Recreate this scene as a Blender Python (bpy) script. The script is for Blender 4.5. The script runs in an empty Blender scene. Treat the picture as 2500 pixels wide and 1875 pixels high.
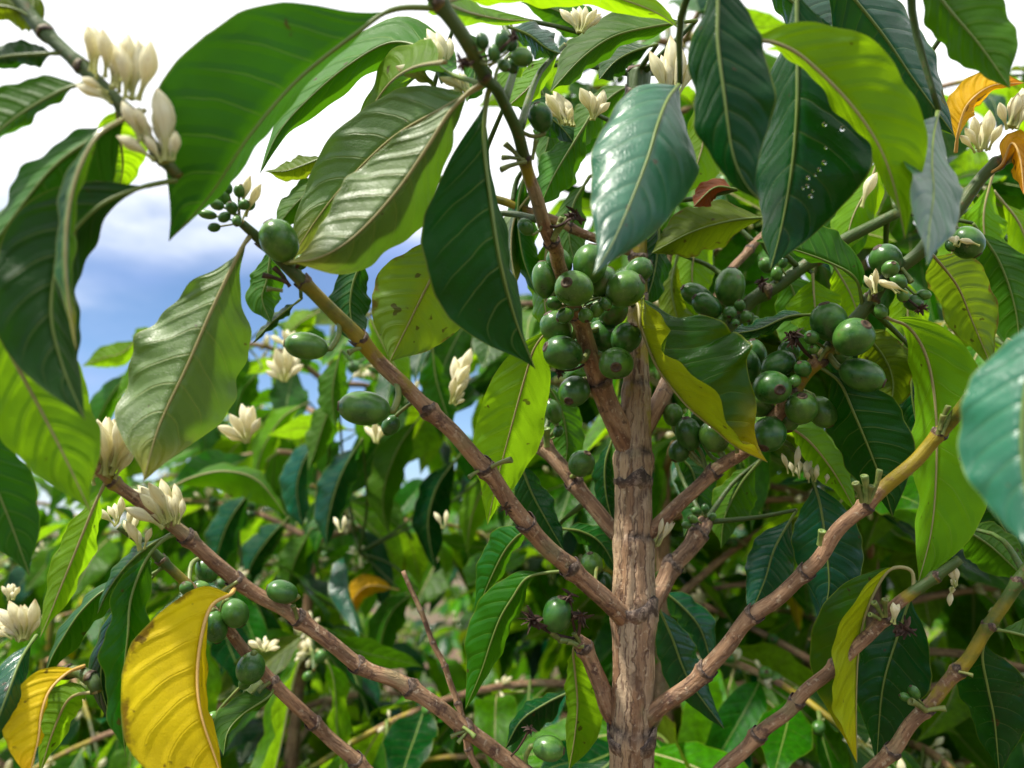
import bpy, math, random
import numpy as np
from mathutils import Vector, Matrix, noise

random.seed(7)
rng = np.random.default_rng(7)
sc = bpy.context.scene
COL = sc.collection

# ------------------------------------------------------------------ camera
FPX = 1889.0                       # focal length in photo pixels (2500 wide)
PITCH = math.radians(10.0)
CAMZ = 1.5
cam_data = bpy.data.cameras.new('camera')
cam = bpy.data.objects.new('camera', cam_data)
COL.objects.link(cam)
cam.location = (0, 0, CAMZ)
cam.rotation_euler = (math.pi / 2 + PITCH, 0, 0)
cam_data.sensor_width = 36.0
cam_data.lens = 36.0 * FPX / 2500.0
cam_data.clip_start = 0.01
cam_data.clip_end = 5000.0
cam_data.dof.use_dof = True
cam_data.dof.focus_distance = 0.365
cam_data.dof.aperture_fstop = 8.0
sc.camera = cam

# ------------------------------------------------------------------ sky and sun
SUN_EL, SUN_AZ = math.radians(60.0), math.radians(-108.0)   # azimuth from +Y towards +X
sdir = Vector((math.sin(SUN_AZ) * math.cos(SUN_EL), math.cos(SUN_AZ) * math.cos(SUN_EL), math.sin(SUN_EL)))
world = bpy.data.worlds.new('World')
sc.world = world
world.use_nodes = True
wn = world.node_tree; wn.nodes.clear()
def wnode(t, **kw):
    n = wn.nodes.new(t)
    for k, v in kw.items(): setattr(n, k, v)
    return n
wl = wn.links.new
out = wnode('ShaderNodeOutputWorld')
sky = wnode('ShaderNodeTexSky', sky_type='NISHITA', sun_disc=False, sun_elevation=SUN_EL, sun_rotation=SUN_AZ,
            air_density=1.0, dust_density=0.0, ozone_density=5.0, altitude=1200.0)
bg1 = wnode('ShaderNodeBackground'); bg1.inputs['Strength'].default_value = 0.10
bg2 = wnode('ShaderNodeBackground'); bg2.inputs['Strength'].default_value = 0.98
wl(sky.outputs['Color'], bg1.inputs['Color'])
tc = wnode('ShaderNodeTexCoord')
sep = wnode('ShaderNodeSeparateXYZ'); wl(tc.outputs['Generated'], sep.inputs[0])
mp = wnode('ShaderNodeMapping'); mp.inputs['Scale'].default_value = (1.0, 1.0, 2.6); mp.inputs['Location'].default_value = (0.35, 0.1, 0.42)
wl(tc.outputs['Generated'], mp.inputs[0])
nz = wnode('ShaderNodeTexNoise'); nz.inputs['Scale'].default_value = 2.6; nz.inputs['Detail'].default_value = 6; nz.inputs['Roughness'].default_value = 0.55
wl(mp.outputs[0], nz.inputs['Vector'])
el = wnode('ShaderNodeMapRange'); el.inputs[1].default_value = 0.26; el.inputs[2].default_value = 0.47; el.inputs[3].default_value = 0.06; el.inputs[4].default_value = 0.52
wl(sep.outputs[2], el.inputs[0])
add = wnode('ShaderNodeMath', operation='ADD'); wl(nz.outputs['Fac'], add.inputs[0]); wl(el.outputs[0], add.inputs[1])
cov = wnode('ShaderNodeMapRange', interpolation_type='SMOOTHSTEP'); cov.inputs[1].default_value = 0.40; cov.inputs[2].default_value = 0.80
wl(add.outputs[0], cov.inputs[0])
# clouds: bright tops, blue-grey shaded bases in the thicker low banks
nz2 = wnode('ShaderNodeTexNoise'); nz2.inputs['Scale'].default_value = 1.7; nz2.inputs['Detail'].default_value = 4
mp2 = wnode('ShaderNodeMapping'); mp2.inputs['Scale'].default_value = (1.0, 1.0, 3.4); mp2.inputs['Location'].default_value = (2.1, 0.4, 0.9)
wl(tc.outputs['Generated'], mp2.inputs[0]); wl(mp2.outputs[0], nz2.inputs['Vector'])
elb = wnode('ShaderNodeMapRange'); elb.inputs[1].default_value = 0.28; elb.inputs[2].default_value = 0.47; elb.inputs[3].default_value = 0.12; elb.inputs[4].default_value = -0.5
wl(sep.outputs[2], elb.inputs[0])
ad2 = wnode('ShaderNodeMath', operation='ADD'); wl(nz2.outputs['Fac'], ad2.inputs[0]); wl(elb.outputs[0], ad2.inputs[1])
shd = wnode('ShaderNodeMapRange', interpolation_type='SMOOTHSTEP'); shd.inputs[1].default_value = 0.40; shd.inputs[2].default_value = 0.66
wl(ad2.outputs[0], shd.inputs[0])
cmx = wnode('ShaderNodeMix', data_type='RGBA'); cmx.inputs[6].default_value = (0.97, 0.985, 1.0, 1); cmx.inputs[7].default_value = (0.23, 0.33, 0.62, 1)
wl(shd.outputs[0], cmx.inputs[0]); wl(cmx.outputs[2], bg2.inputs['Color'])
mixw = wnode('ShaderNodeMixShader')
wl(cov.outputs[0], mixw.inputs[0]); wl(bg1.outputs[0], mixw.inputs[1]); wl(bg2.outputs[0], mixw.inputs[2])
wl(mixw.outputs[0], out.inputs[0])

sun_data = bpy.data.lights.new('sun', 'SUN')
sun_data.energy = 4.2; sun_data.angle = math.radians(5.0); sun_data.color = (1.0, 0.94, 0.84)
sun = bpy.data.objects.new('sun', sun_data); COL.objects.link(sun)
sun.rotation_euler = sdir.to_track_quat('Z', 'Y').to_euler()

sc.view_settings.view_transform = 'Standard'
sc.view_settings.look = 'None'
sc.view_settings.exposure = 0.68
sc.view_settings.gamma = 1.0
sc.view_settings.use_curve_mapping = False
sc.render.engine = 'CYCLES'
sc.cycles.use_denoising = True
sc.cycles.max_bounces = 8
sc.cycles.diffuse_bounces = 4
sc.cycles.glossy_bounces = 3
sc.cycles.transmission_bounces = 5
sc.cycles.caustics_reflective = False
sc.cycles.caustics_refractive = False

# ------------------------------------------------------------------ pixel -> world
CAM = np.array([0.0, 0.0, CAMZ])
RIGHT = np.array([1.0, 0.0, 0.0])
UP = np.array([0.0, -math.sin(PITCH), math.cos(PITCH)])
FWD = np.array([0.0, math.cos(PITCH), math.sin(PITCH)])
def P(x, y, d):
    return CAM + RIGHT * ((x - 1250.0) / FPX * d) + UP * (-(y - 937.5) / FPX * d) + FWD * d
def proj(p):
    q = np.asarray(p) - CAM
    d = q @ FWD
    return 1250 + FPX * (q @ RIGHT) / d, 937.5 - FPX * (q @ UP) / d, d
def unit(v):
    v = np.asarray(v, float); return v / max(np.linalg.norm(v), 1e-9)

# ------------------------------------------------------------------ materials
def newmat(name):
    m = bpy.data.materials.new(name); m.use_nodes = True
    nt = m.node_tree; nt.nodes.clear()
    return m, nt
class NT:
    def __init__(self, nt): self.nt = nt
    def n(self, t, ins=None, **kw):
        nd = self.nt.nodes.new(t)
        for k, v in kw.items(): setattr(nd, k, v)
        for k, v in (ins or {}).items():
            s = nd.inputs[k]
            if hasattr(v, 'is_output') or isinstance(v, bpy.types.NodeSocket): self.nt.links.new(v, s)
            else: s.default_value = v
        return nd
    def math(self, op, a, b=None, c=None, clamp=False):
        ins = {0: a}
        if b is not None: ins[1] = b
        if c is not None: ins[2] = c
        nd = self.n('ShaderNodeMath', ins, operation=op); nd.use_clamp = clamp
        return nd.outputs[0]
    def mix(self, fac, a, b, blend='MIX'):
        nd = self.n('ShaderNodeMix', None, data_type='RGBA', blend_type=blend)
        for s, v in ((nd.inputs[0], fac), (nd.inputs[6], a), (nd.inputs[7], b)):
            if isinstance(v, bpy.types.NodeSocket): self.nt.links.new(v, s)
            else: s.default_value = v if not isinstance(v, tuple) or len(v) == 4 else (*v, 1)
        return nd.outputs[2]
    def ramp(self, x, lo, hi, a=0.0, b=1.0):
        nd = self.n('ShaderNodeMapRange', {0: x, 1: lo, 2: hi, 3: a, 4: b}, interpolation_type='SMOOTHSTEP')
        return nd.outputs[0]
    def noise(self, vec, scale, detail=3, rough=0.5):
        ins = {'Scale': scale, 'Detail': detail, 'Roughness': rough}
        if vec is not None: ins['Vector'] = vec
        return self.n('ShaderNodeTexNoise', ins).outputs['Fac']

NVEIN = 9.0
def leaf_mat(name, top, under, trans, tf=0.42, rough=0.32, vein=(0.30, 0.36, 0.12), patch=None, patch_amt=0.0,
             spot=0.0, tipcol=None, sheen=0.25, vein_amt=1.0):
    m, nt0 = newmat(name); t = NT(nt0)
    uvn = t.n('ShaderNodeUVMap'); sp = t.n('ShaderNodeSeparateXYZ', {0: uvn.outputs[0]})
    u = sp.outputs[0]
    v = t.math('ABSOLUTE', t.math('MULTIPLY_ADD', sp.outputs[1], 2.0, -1.0))
    geo = t.n('ShaderNodeNewGeometry'); back = geo.outputs['Backfacing']
    oi = t.n('ShaderNodeObjectInfo'); rnd = oi.outputs['Random']
    tco = t.n('ShaderNodeTexCoord'); ob = tco.outputs['Object']
    off = t.n('ShaderNodeVectorMath', {0: ob, 1: t.n('ShaderNodeCombineXYZ', {0: t.math('MULTIPLY', rnd, 37.0), 1: t.math('MULTIPLY', rnd, 11.0)}).outputs[0]}, operation='ADD').outputs[0]
    # lateral veins sweep towards the tip
    wob = t.math('MULTIPLY', t.math('ADD', t.noise(off, 45.0, 2), -0.5), 0.5)
    vv = t.math('POWER', v, 1.35)
    s = t.math('ADD', t.math('MULTIPLY', t.math('SUBTRACT', u, t.math('MULTIPLY', vv, 0.17)), NVEIN), wob)
    fr = t.math('ABSOLUTE', t.math('SUBTRACT', t.math('FRACT', s), 0.5))
    lw = t.math('MULTIPLY_ADD', v, -0.035, 0.06)
    vl = t.math('SUBTRACT', 1.0, t.ramp(fr, 0.0, lw))
    vl = t.math('MULTIPLY', vl, t.ramp(v, 0.95, 0.6))
    # fine reticulation
    vor = t.n('ShaderNodeTexVoronoi', {'Vector': off, 'Scale': 900.0}, feature='DISTANCE_TO_EDGE').outputs['Distance']
    ret = t.math('MULTIPLY', t.ramp(vor, 0.10, 0.0), 0.10)
    mid = t.ramp(v, 0.05, 0.012)
    veins = t.math('MAXIMUM', t.math('MULTIPLY', vl, 0.55), mid)
    big = t.noise(off, 22.0, 3, 0.6)
    fine = t.noise(off, 240.0, 3, 0.6)
    topc = t.mix(t.ramp(big, 0.3, 0.75), (*[c * 0.72 for c in top], 1), (*[min(1, c * 1.35) for c in top], 1))
    undc = t.mix(t.ramp(big, 0.3, 0.75), (*[c * 0.8 for c in under], 1), (*[min(1, c * 1.2) for c in under], 1))
    col = t.mix(back, topc, undc)
    trc = t.mix(t.ramp(big, 0.25, 0.75), (*[c * 0.75 for c in trans], 1), (*[min(1, c * 1.2) for c in trans], 1))
    veinf = t.math('MULTIPLY', veins, t.math('MULTIPLY_ADD', back, 0.30 * vein_amt, 0.28 * vein_amt))
    col = t.mix(veinf, col, (*vein, 1))
    trc = t.mix(t.math('MULTIPLY', veins, 0.3), trc, (*[c * 0.6 for c in trans], 1))
    if patch:
        pm = t.ramp(t.math('ADD', t.noise(off, 30.0, 4, 0.6), (patch_amt - 0.5)), 0.5, 0.62)
        col = t.mix(pm, col, (*patch, 1)); trc = t.mix(pm, trc, (*[min(1, c * 1.1) for c in patch], 1))
    if patch:
        gv = t.math('MULTIPLY', t.math('MULTIPLY', t.ramp(v, 0.35, 0.02), t.ramp(big, 0.42, 0.62)), 0.35)
        col = t.mix(gv, col, (*[0.5 * a + 0.5 * b for a, b in zip(patch, under)], 1))
    if patch:
        bm = t.math('MULTIPLY', t.ramp(t.math('ADD', v, t.math('MULTIPLY', t.math('ADD', t.noise(off, 90.0, 4, 0.65), -0.5), 0.9)), 0.92, 1.08), 0.8)
        col = t.mix(bm, col, (0.16, 0.075, 0.02, 1)); trc = t.mix(bm, trc, (0.12, 0.06, 0.015, 1))
    # yellowing towards the tip / margins and small blemishes
    if tipcol:
        tm = t.math('MULTIPLY', t.ramp(t.math('ADD', u, t.math('MULTIPLY', t.math('ADD', big, -0.5), 0.5)), 0.72, 0.98), 0.75)
        col = t.mix(tm, col, (*tipcol, 1)); trc = t.mix(tm, trc, (*tipcol, 1))
    sm = t.ramp(t.noise(off, 150.0, 2, 0.5), 0.72 - spot * 0.1, 0.76 - spot * 0.1)
    sm = t.math('MULTIPLY', sm, 0.75)
    col = t.mix(sm, col, (0.07, 0.035, 0.012, 1)); trc = t.mix(sm, trc, (0.05, 0.03, 0.01, 1))
    # pale thin margin
    em = t.math('MULTIPLY', t.ramp(v, 0.965, 0.995), 0.55)
    col = t.mix(em, col, (0.30, 0.36, 0.08, 1))
    # per leaf variation
    hsv = t.n('ShaderNodeHueSaturation', {'Hue': t.math('MULTIPLY_ADD', rnd, 0.03, 0.485), 'Saturation': t.math('MULTIPLY_ADD', fine, 0.2, 1.04),
                                         'Value': t.math('ADD', t.math('MULTIPLY_ADD', rnd, 0.36, 0.70), t.math('MULTIPLY', fine, 0.22)), 'Color': col})
    hgt = t.math('ADD', t.math('MULTIPLY', t.math('SUBTRACT', 1.0, t.math('MULTIPLY', t.ramp(fr, 0.0, 0.3), t.ramp(v, 1.0, 0.8))), -1.0),
                 t.math('MULTIPLY', fine, 0.22))
    hgt = t.math('ADD', hgt, t.math('MULTIPLY', veins, t.math('MULTIPLY_ADD', back, 1.1, -0.55)))
    hgt = t.math('ADD', hgt, ret)
    bmp = t.n('ShaderNodeBump', {'Height': hgt, 'Strength': t.math('MULTIPLY_ADD', back, 0.20, 0.30), 'Distance': 0.0013})
    rgh = t.math('ADD', t.math('MULTIPLY_ADD', back, 0.24, rough), t.math('MULTIPLY', t.math('ADD', fine, -0.5), 0.22))
    pb = t.n('ShaderNodeBsdfPrincipled', {'Base Color': hsv.outputs[0], 'Roughness': rgh, 'Normal': bmp.outputs[0],
                                         'Specular IOR Level': sheen})
    tr = t.n('ShaderNodeBsdfTranslucent', {'Color': trc, 'Normal': bmp.outputs[0]})
    ms = t.n('ShaderNodeMixShader', {0: tf, 1: pb.outputs[0], 2: tr.outputs[0]})
    t.n('ShaderNodeOutputMaterial', {0: ms.outputs[0]})
    return m

def rib_mat(name, col, col2):
    m, nt0 = newmat(name); t = NT(nt0)
    tco = t.n('ShaderNodeTexCoord')
    c = t.mix(t.noise(tco.outputs['Object'], 160.0, 3), (*col, 1), (*col2, 1))
    pb = t.n('ShaderNodeBsdfPrincipled', {'Base Color': c, 'Roughness': 0.42, 'Subsurface Weight': 0.0})
    tr = t.n('ShaderNodeBsdfTranslucent', {'Color': c})
    ms = t.n('ShaderNodeMixShader', {0: 0.2, 1: pb.outputs[0], 2: tr.outputs[0]})
    t.n('ShaderNodeOutputMaterial', {0: ms.outputs[0]})
    return m

M = {}
M['mid']    = leaf_mat('leaf_mid', (0.020, 0.105, 0.006), (0.050, 0.145, 0.012), (0.09, 0.27, 0.004), tf=0.38)
M['deep']   = leaf_mat('leaf_deep', (0.016, 0.085, 0.008), (0.032, 0.108, 0.012), (0.055, 0.19, 0.004), tf=0.34)
M['dark']   = leaf_mat('leaf_dark', (0.006, 0.048, 0.012), (0.014, 0.068, 0.010), (0.030, 0.13, 0.003), tf=0.24, rough=0.24)
M['teal']   = leaf_mat('leaf_glossy', (0.008, 0.064, 0.028), (0.045, 0.125, 0.035), (0.045, 0.18, 0.008), tf=0.20, rough=0.22, sheen=0.45)
M['light']  = leaf_mat('leaf_light', (0.055, 0.190, 0.008), (0.125, 0.260, 0.022), (0.29, 0.55, 0.008), tf=0.48, spot=0.2)
M['lime']   = leaf_mat('leaf_lime', (0.070, 0.220, 0.006), (0.135, 0.285, 0.010), (0.36, 0.63, 0.006), tf=0.52)
M['olive']  = leaf_mat('leaf_olive', (0.055, 0.105, 0.006), (0.095, 0.150, 0.010), (0.24, 0.34, 0.006), tf=0.44, patch=(0.40, 0.24, 0.01), patch_amt=-0.12, spot=0.3)
M['pale']   = leaf_mat('leaf_pale_underside', (0.030, 0.12, 0.014), (0.160, 0.265, 0.085), (0.12, 0.28, 0.006), tf=0.30, rough=0.22, spot=0.15,
                       tipcol=(0.40, 0.38, 0.06), vein=(0.50, 0.47, 0.17), vein_amt=1.0, sheen=0.7)
M['skysheen']   = leaf_mat('leaf_sky_sheen', (0.028, 0.125, 0.068), (0.08, 0.18, 0.06), (0.07, 0.26, 0.04), tf=0.22, rough=0.33, sheen=0.8)  # paler blue-green top: the sky's reflection painted into the leaf colour
M['fold']   = leaf_mat('leaf_fold', (0.012, 0.078, 0.008), (0.44, 0.55, 0.012), (0.26, 0.40, 0.005), tf=0.24, rough=0.22, tipcol=(0.6, 0.5, 0.02), spot=0.2)  # bright lime underside: backlit glow painted into the base colour
M['yellow'] = leaf_mat('leaf_yellow', (0.72, 0.54, 0.006), (0.86, 0.65, 0.010), (0.90, 0.66, 0.004), tf=0.40, rough=0.36,
                       vein=(0.80, 0.64, 0.22), patch=(0.40, 0.42, 0.01), patch_amt=0.0, spot=0.6, tipcol=(0.85, 0.50, 0.01))
M['orange'] = leaf_mat('leaf_orange', (0.60, 0.30, 0.008), (0.70, 0.37, 0.010), (0.85, 0.45, 0.006), tf=0.45, rough=0.38,
                       vein=(0.7, 0.48, 0.1), patch=(0.34, 0.32, 0.01), patch_amt=-0.04, spot=0.5, tipcol=(0.55, 0.15, 0.03))
M['patchy'] = leaf_mat('leaf_patchy', (0.05, 0.14, 0.008), (0.15, 0.250, 0.055), (0.25, 0.40, 0.008), tf=0.38,
                       patch=(0.56, 0.42, 0.01), patch_amt=-0.04, spot=0.5)
M['red']    = leaf_mat('leaf_red', (0.16, 0.035, 0.02), (0.20, 0.06, 0.03), (0.30, 0.07, 0.02), tf=0.3, vein=(0.3, 0.12, 0.08))
M['rib']    = rib_mat('midrib_green', (0.13, 0.22, 0.035), (0.22, 0.29, 0.06))
M['ribp']   = rib_mat('midrib_pale', (0.36, 0.34, 0.13), (0.46, 0.40, 0.17))
M['riby']   = rib_mat('midrib_yellow', (0.72, 0.45, 0.12), (0.80, 0.52, 0.16))
RIB = {'pale': 'ribp', 'light': 'ribp', 'lime': 'ribp', 'yellow': 'riby', 'orange': 'riby', 'patchy': 'ribp', 'fold': 'ribp'}

def bark_mat():
    m, nt0 = newmat('bark'); t = NT(nt0)
    uvn = t.n('ShaderNodeUVMap'); uv = uvn.outputs[0]
    tco = t.n('ShaderNodeTexCoord'); ob = tco.outputs['Object']
    ag = t.n('ShaderNodeAttribute', None, attribute_name='age')
    sp = t.n('ShaderNodeSeparateColor', {0: ag.outputs['Color']})
    young, rim, mature = sp.outputs[0], sp.outputs[1], sp.outputs[2]
    # plates and streaks run along the stem: uv = (around metres, along metres)
    st = t.n('ShaderNodeMapping', {0: uv, 3: (1.0, 0.13, 1.0)}).outputs[0]
    wv = t.n('ShaderNodeTexNoise', {'Vector': uv, 'Scale': 160.0, 'Detail': 3.0}).outputs['Color']
    wuv = t.n('ShaderNodeVectorMath', {0: uv, 1: t.n('ShaderNodeVectorMath', {0: wv, 'Scale': 0.006}, operation='SCALE').outputs[0]}, operation='ADD').outputs[0]
    pl = t.n('ShaderNodeMapping', {0: wuv, 3: (170.0, 15.0, 1.0)}).outputs[0]
    vc = t.n('ShaderNodeTexVoronoi', {'Vector': pl, 'Scale': 1.0}, voronoi_dimensions='2D')
    ve = t.n('ShaderNodeTexVoronoi', {'Vector': pl, 'Scale': 1.0}, voronoi_dimensions='2D', feature='DISTANCE_TO_EDGE').outputs['Distance']
    cr = t.n('ShaderNodeSeparateColor', {0: vc.outputs['Color']})
    streak = t.noise(st, 900.0, 5, 0.65)
    streak2 = t.noise(st, 260.0, 4, 0.6)
    big = t.noise(ob, 60.0, 4, 0.6)
    flake = t.noise(ob, 330.0, 5, 0.7)
    c = t.mix(t.ramp(cr.outputs[0], 0.15, 0.85), (0.230, 0.128, 0.066, 1), (0.52, 0.365, 0.215, 1))
    c = t.mix(t.math('MULTIPLY', t.ramp(cr.outputs[1], 0.55, 0.7), 0.75), c, (0.47, 0.36, 0.24, 1))
    c = t.mix(t.math('MULTIPLY', t.ramp(big, 0.4, 0.62), 0.5), c, (0.38, 0.225, 0.12, 1))
    c = t.mix(t.math('MULTIPLY', t.ramp(streak2, 0.48, 0.66), 0.6), c, (0.55, 0.40, 0.26, 1))
    c = t.mix(t.math('MULTIPLY', t.ramp(streak, 0.50, 0.34), 0.75), c, (0.11, 0.050, 0.034, 1))
    c = t.mix(t.math('MULTIPLY', t.math('SUBTRACT', 1.0, mature), 0.62), c, t.mix(t.ramp(streak2, 0.38, 0.66), (0.125, 0.046, 0.020, 1), (0.47, 0.255, 0.125, 1)))
    dk = t.math('MULTIPLY', t.math('SUBTRACT', 1.0, mature), t.ramp(t.noise(ob, 105.0, 5, 0.7), 0.54, 0.66))
    c = t.mix(t.math('MULTIPLY', dk, 0.8), c, (0.075, 0.035, 0.028, 1))
    crack = t.math('MULTIPLY', t.ramp(t.math('ADD', ve, t.math('MULTIPLY', t.math('ADD', streak, -0.5), 0.25)), 0.09, 0.0), t.math('MULTIPLY_ADD', mature, 0.28, 0.22))
    c = t.mix(crack, c, (0.075, 0.038, 0.026, 1))
    c = t.mix(t.math('MULTIPLY', t.ramp(flake, 0.56, 0.66), 0.75), c, (0.58, 0.45, 0.30, 1))
    c = t.mix(t.math('MULTIPLY', t.ramp(t.noise(ob, 45.0, 3), 0.58, 0.7), 0.45), c, (0.27, 0.26, 0.12, 1))
    g = t.mix(t.ramp(t.math('ADD', young, t.math('MULTIPLY', t.math('ADD', big, -0.5), 0.9)), 0.95, 0.62), (0.052, 0.098, 0.016, 1), (0.30, 0.23, 0.014, 1))
    g = t.mix(t.math('MULTIPLY', t.ramp(flake, 0.55, 0.7), 0.5), g, (0.20, 0.10, 0.05, 1))
    ym = t.ramp(t.math('ADD', young, t.math('MULTIPLY', t.math('ADD', big, -0.5), 1.4)), 0.40, 0.60)
    c = t.mix(ym, c, g)
    c = t.mix(rim, c, t.mix(t.ramp(flake, 0.45, 0.6), (0.035, 0.022, 0.018, 1), (0.22, 0.16, 0.12, 1)))
    h = t.math('ADD', t.math('ADD', t.math('MULTIPLY', streak, 0.8), t.math('MULTIPLY', flake, 0.6)), t.math('MULTIPLY', t.math('SUBTRACT', t.math('MULTIPLY', cr.outputs[2], 0.6), crack), t.math('SUBTRACT', 1.0, ym)))
    bmp = t.n('ShaderNodeBump', {'Height': h, 'Strength': t.math('MULTIPLY_ADD', ym, -0.45, 0.85), 'Distance': 0.0014})
    pb = t.n('ShaderNodeBsdfPrincipled', {'Base Color': c, 'Roughness': t.math('MULTIPLY_ADD', ym, -0.2, 0.62), 'Normal': bmp.outputs[0], 'Specular IOR Level': 0.4})
    t.n('ShaderNodeOutputMaterial', {0: pb.outputs[0]})
    return m
M['bark'] = bark_mat()

def simple_mat(name, a, b, scale=120.0, rough=0.5, bump=0.3, trans=0.0, spec=0.5, dist=0.0006):
    m, nt0 = newmat(name); t = NT(nt0)
    tco = t.n('ShaderNodeTexCoord'); oi = t.n('ShaderNodeObjectInfo')
    f = t.noise(tco.outputs['Object'], scale, 4, 0.6)
    c = t.mix(t.ramp(f, 0.3, 0.7), (*a, 1), (*b, 1))
    hs = t.n('ShaderNodeHueSaturation', {'Hue': t.math('MULTIPLY_ADD', oi.outputs['Random'], 0.03, 0.485), 'Saturation': 1.0,
                                        'Value': t.math('MULTIPLY_ADD', oi.outputs['Random'], 0.4, 0.8), 'Color': c})
    bmp = t.n('ShaderNodeBump', {'Height': f, 'Strength': bump, 'Distance': dist})
    pb = t.n('ShaderNodeBsdfPrincipled', {'Base Color': hs.outputs[0], 'Roughness': rough, 'Normal': bmp.outputs[0], 'Specular IOR Level': spec})
    sh = pb.outputs[0]
    if trans:
        tr = t.n('ShaderNodeBsdfTranslucent', {'Color': hs.outputs[0]})
        sh = t.n('ShaderNodeMixShader', {0: trans, 1: sh, 2: tr.outputs[0]}).outputs[0]
    t.n('ShaderNodeOutputMaterial', {0: sh})
    return m

def berry_mat():
    m, nt0 = newmat('berry_green'); t = NT(nt0)
    tco = t.n('ShaderNodeTexCoord'); oi = t.n('ShaderNodeObjectInfo'); ob = tco.outputs['Object']
    off = t.n('ShaderNodeVectorMath', {0: ob, 1: t.n('ShaderNodeCombineXYZ', {0: t.math('MULTIPLY', oi.outputs['Random'], 9.0)}).outputs[0]}, operation='ADD').outputs[0]
    f = t.noise(off, 130.0, 4, 0.55); g = t.noise(off, 900.0, 2, 0.5)
    c = t.mix(t.ramp(f, 0.3, 0.72), (0.022, 0.098, 0.014, 1), (0.068, 0.200, 0.020, 1))
    c = t.mix(t.math('MULTIPLY', t.ramp(g, 0.6, 0.72), 0.35), c, (0.14, 0.24, 0.08, 1))
    c = t.mix(t.math('MULTIPLY', t.ramp(t.noise(off, 75.0, 3), 0.66, 0.72), 0.5), c, (0.12, 0.09, 0.04, 1))
    hs = t.n('ShaderNodeHueSaturation', {'Hue': t.math('MULTIPLY_ADD', oi.outputs['Random'], -0.03, 0.512), 'Saturation': 0.97,
                                        'Value': t.math('MULTIPLY_ADD', oi.outputs['Random'], 0.6, 0.72), 'Color': c})
    bmp = t.n('ShaderNodeBump', {'Height': t.math('ADD', f, t.math('MULTIPLY', g, 0.3)), 'Strength': 0.16, 'Distance': 0.0006})
    pb = t.n('ShaderNodeBsdfPrincipled', {'Base Color': hs.outputs[0], 'Roughness': t.math('MULTIPLY_ADD', f, 0.2, 0.20), 'Normal': bmp.outputs[0],
                                         'Specular IOR Level': 0.5, 'Subsurface Weight': 0.12, 'Subsurface Radius': (0.004, 0.006, 0.002), 'Subsurface Scale': 0.3})
    t.n('ShaderNodeOutputMaterial', {0: pb.outputs[0]})
    return m
M['berry'] = berry_mat()
M['calyx'] = simple_mat('berry_calyx', (0.030, 0.018, 0.010), (0.10, 0.062, 0.030), 600.0, 0.7)
M['stalk'] = simple_mat('stalk_green', (0.10, 0.16, 0.035), (0.22, 0.25, 0.06), 260.0, 0.45)
M['dry'] = simple_mat('dried_petal', (0.022, 0.012, 0.007), (0.085, 0.042, 0.022), 300.0, 0.75, 0.5)
M['cut'] = simple_mat('cut_wood', (0.10, 0.06, 0.05), (0.22, 0.15, 0.12), 500.0, 0.8)

def petal_mat():
    m, nt0 = newmat('petal_cream'); t = NT(nt0)
    uvn = t.n('ShaderNodeUVMap'); sp = t.n('ShaderNodeSeparateXYZ', {0: uvn.outputs[0]})
    oi = t.n('ShaderNodeObjectInfo'); tco = t.n('ShaderNodeTexCoord')
    f = t.noise(tco.outputs['Object'], 220.0, 3, 0.6)
    c = t.mix(t.ramp(f, 0.3, 0.7), (0.88, 0.82, 0.54, 1), (0.93, 0.90, 0.70, 1))
    c = t.mix(t.math('MULTIPLY', oi.outputs['Random'], 0.35), c, (0.78, 0.74, 0.42, 1))
    lo = t.ramp(t.math('ADD', sp.outputs[1], t.math('MULTIPLY', t.math('ADD', f, -0.5), 0.12)), 0.52, 0.10)
    c = t.mix(t.math('MULTIPLY', lo, 0.85), c, (0.46, 0.50, 0.12, 1))
    seam = t.ramp(t.math('ABSOLUTE', t.math('SUBTRACT', t.math('FRACT', t.math('MULTIPLY', t.math('ADD', sp.outputs[0], t.math('MULTIPLY', sp.outputs[1], 0.14)), 5.0)), 0.5)), 0.10, 0.0)
    c = t.mix(t.math('MULTIPLY', seam, 0.35), c, (0.58, 0.48, 0.22, 1))
    c = t.mix(t.math('MULTIPLY', t.ramp(t.noise(tco.outputs['Object'], 420.0, 2), 0.66, 0.74), 0.4), c, (0.50, 0.36, 0.16, 1))
    c = t.mix(t.math('MULTIPLY', t.ramp(t.math('ADD', sp.outputs[1], t.math('MULTIPLY', oi.outputs['Random'], 0.12)), 0.97, 1.08), 0.5), c, (0.42, 0.26, 0.10, 1))
    bmp = t.n('ShaderNodeBump', {'Height': t.math('ADD', f, t.math('MULTIPLY', seam, -0.8)), 'Strength': 0.35, 'Distance': 0.0006})
    pb = t.n('ShaderNodeBsdfPrincipled', {'Base Color': c, 'Roughness': 0.5, 'Normal': bmp.outputs[0]})
    tr = t.n('ShaderNodeBsdfTranslucent', {'Color': c})
    ms = t.n('ShaderNodeMixShader', {0: 0.42, 1: pb.outputs[0], 2: tr.outputs[0]})
    t.n('ShaderNodeOutputMaterial', {0: ms.outputs[0]})
    return m
M['petal'] = petal_mat()

def drop_mat():
    m, nt0 = newmat('water_drop'); t = NT(nt0)
    pb = t.n('ShaderNodeBsdfPrincipled', {'Base Color': (1, 1, 1, 1), 'Roughness': 0.02, 'IOR': 1.33, 'Transmission Weight': 1.0})
    t.n('ShaderNodeOutputMaterial', {0: pb.outputs[0]})
    return m
M['drop'] = drop_mat()

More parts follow.
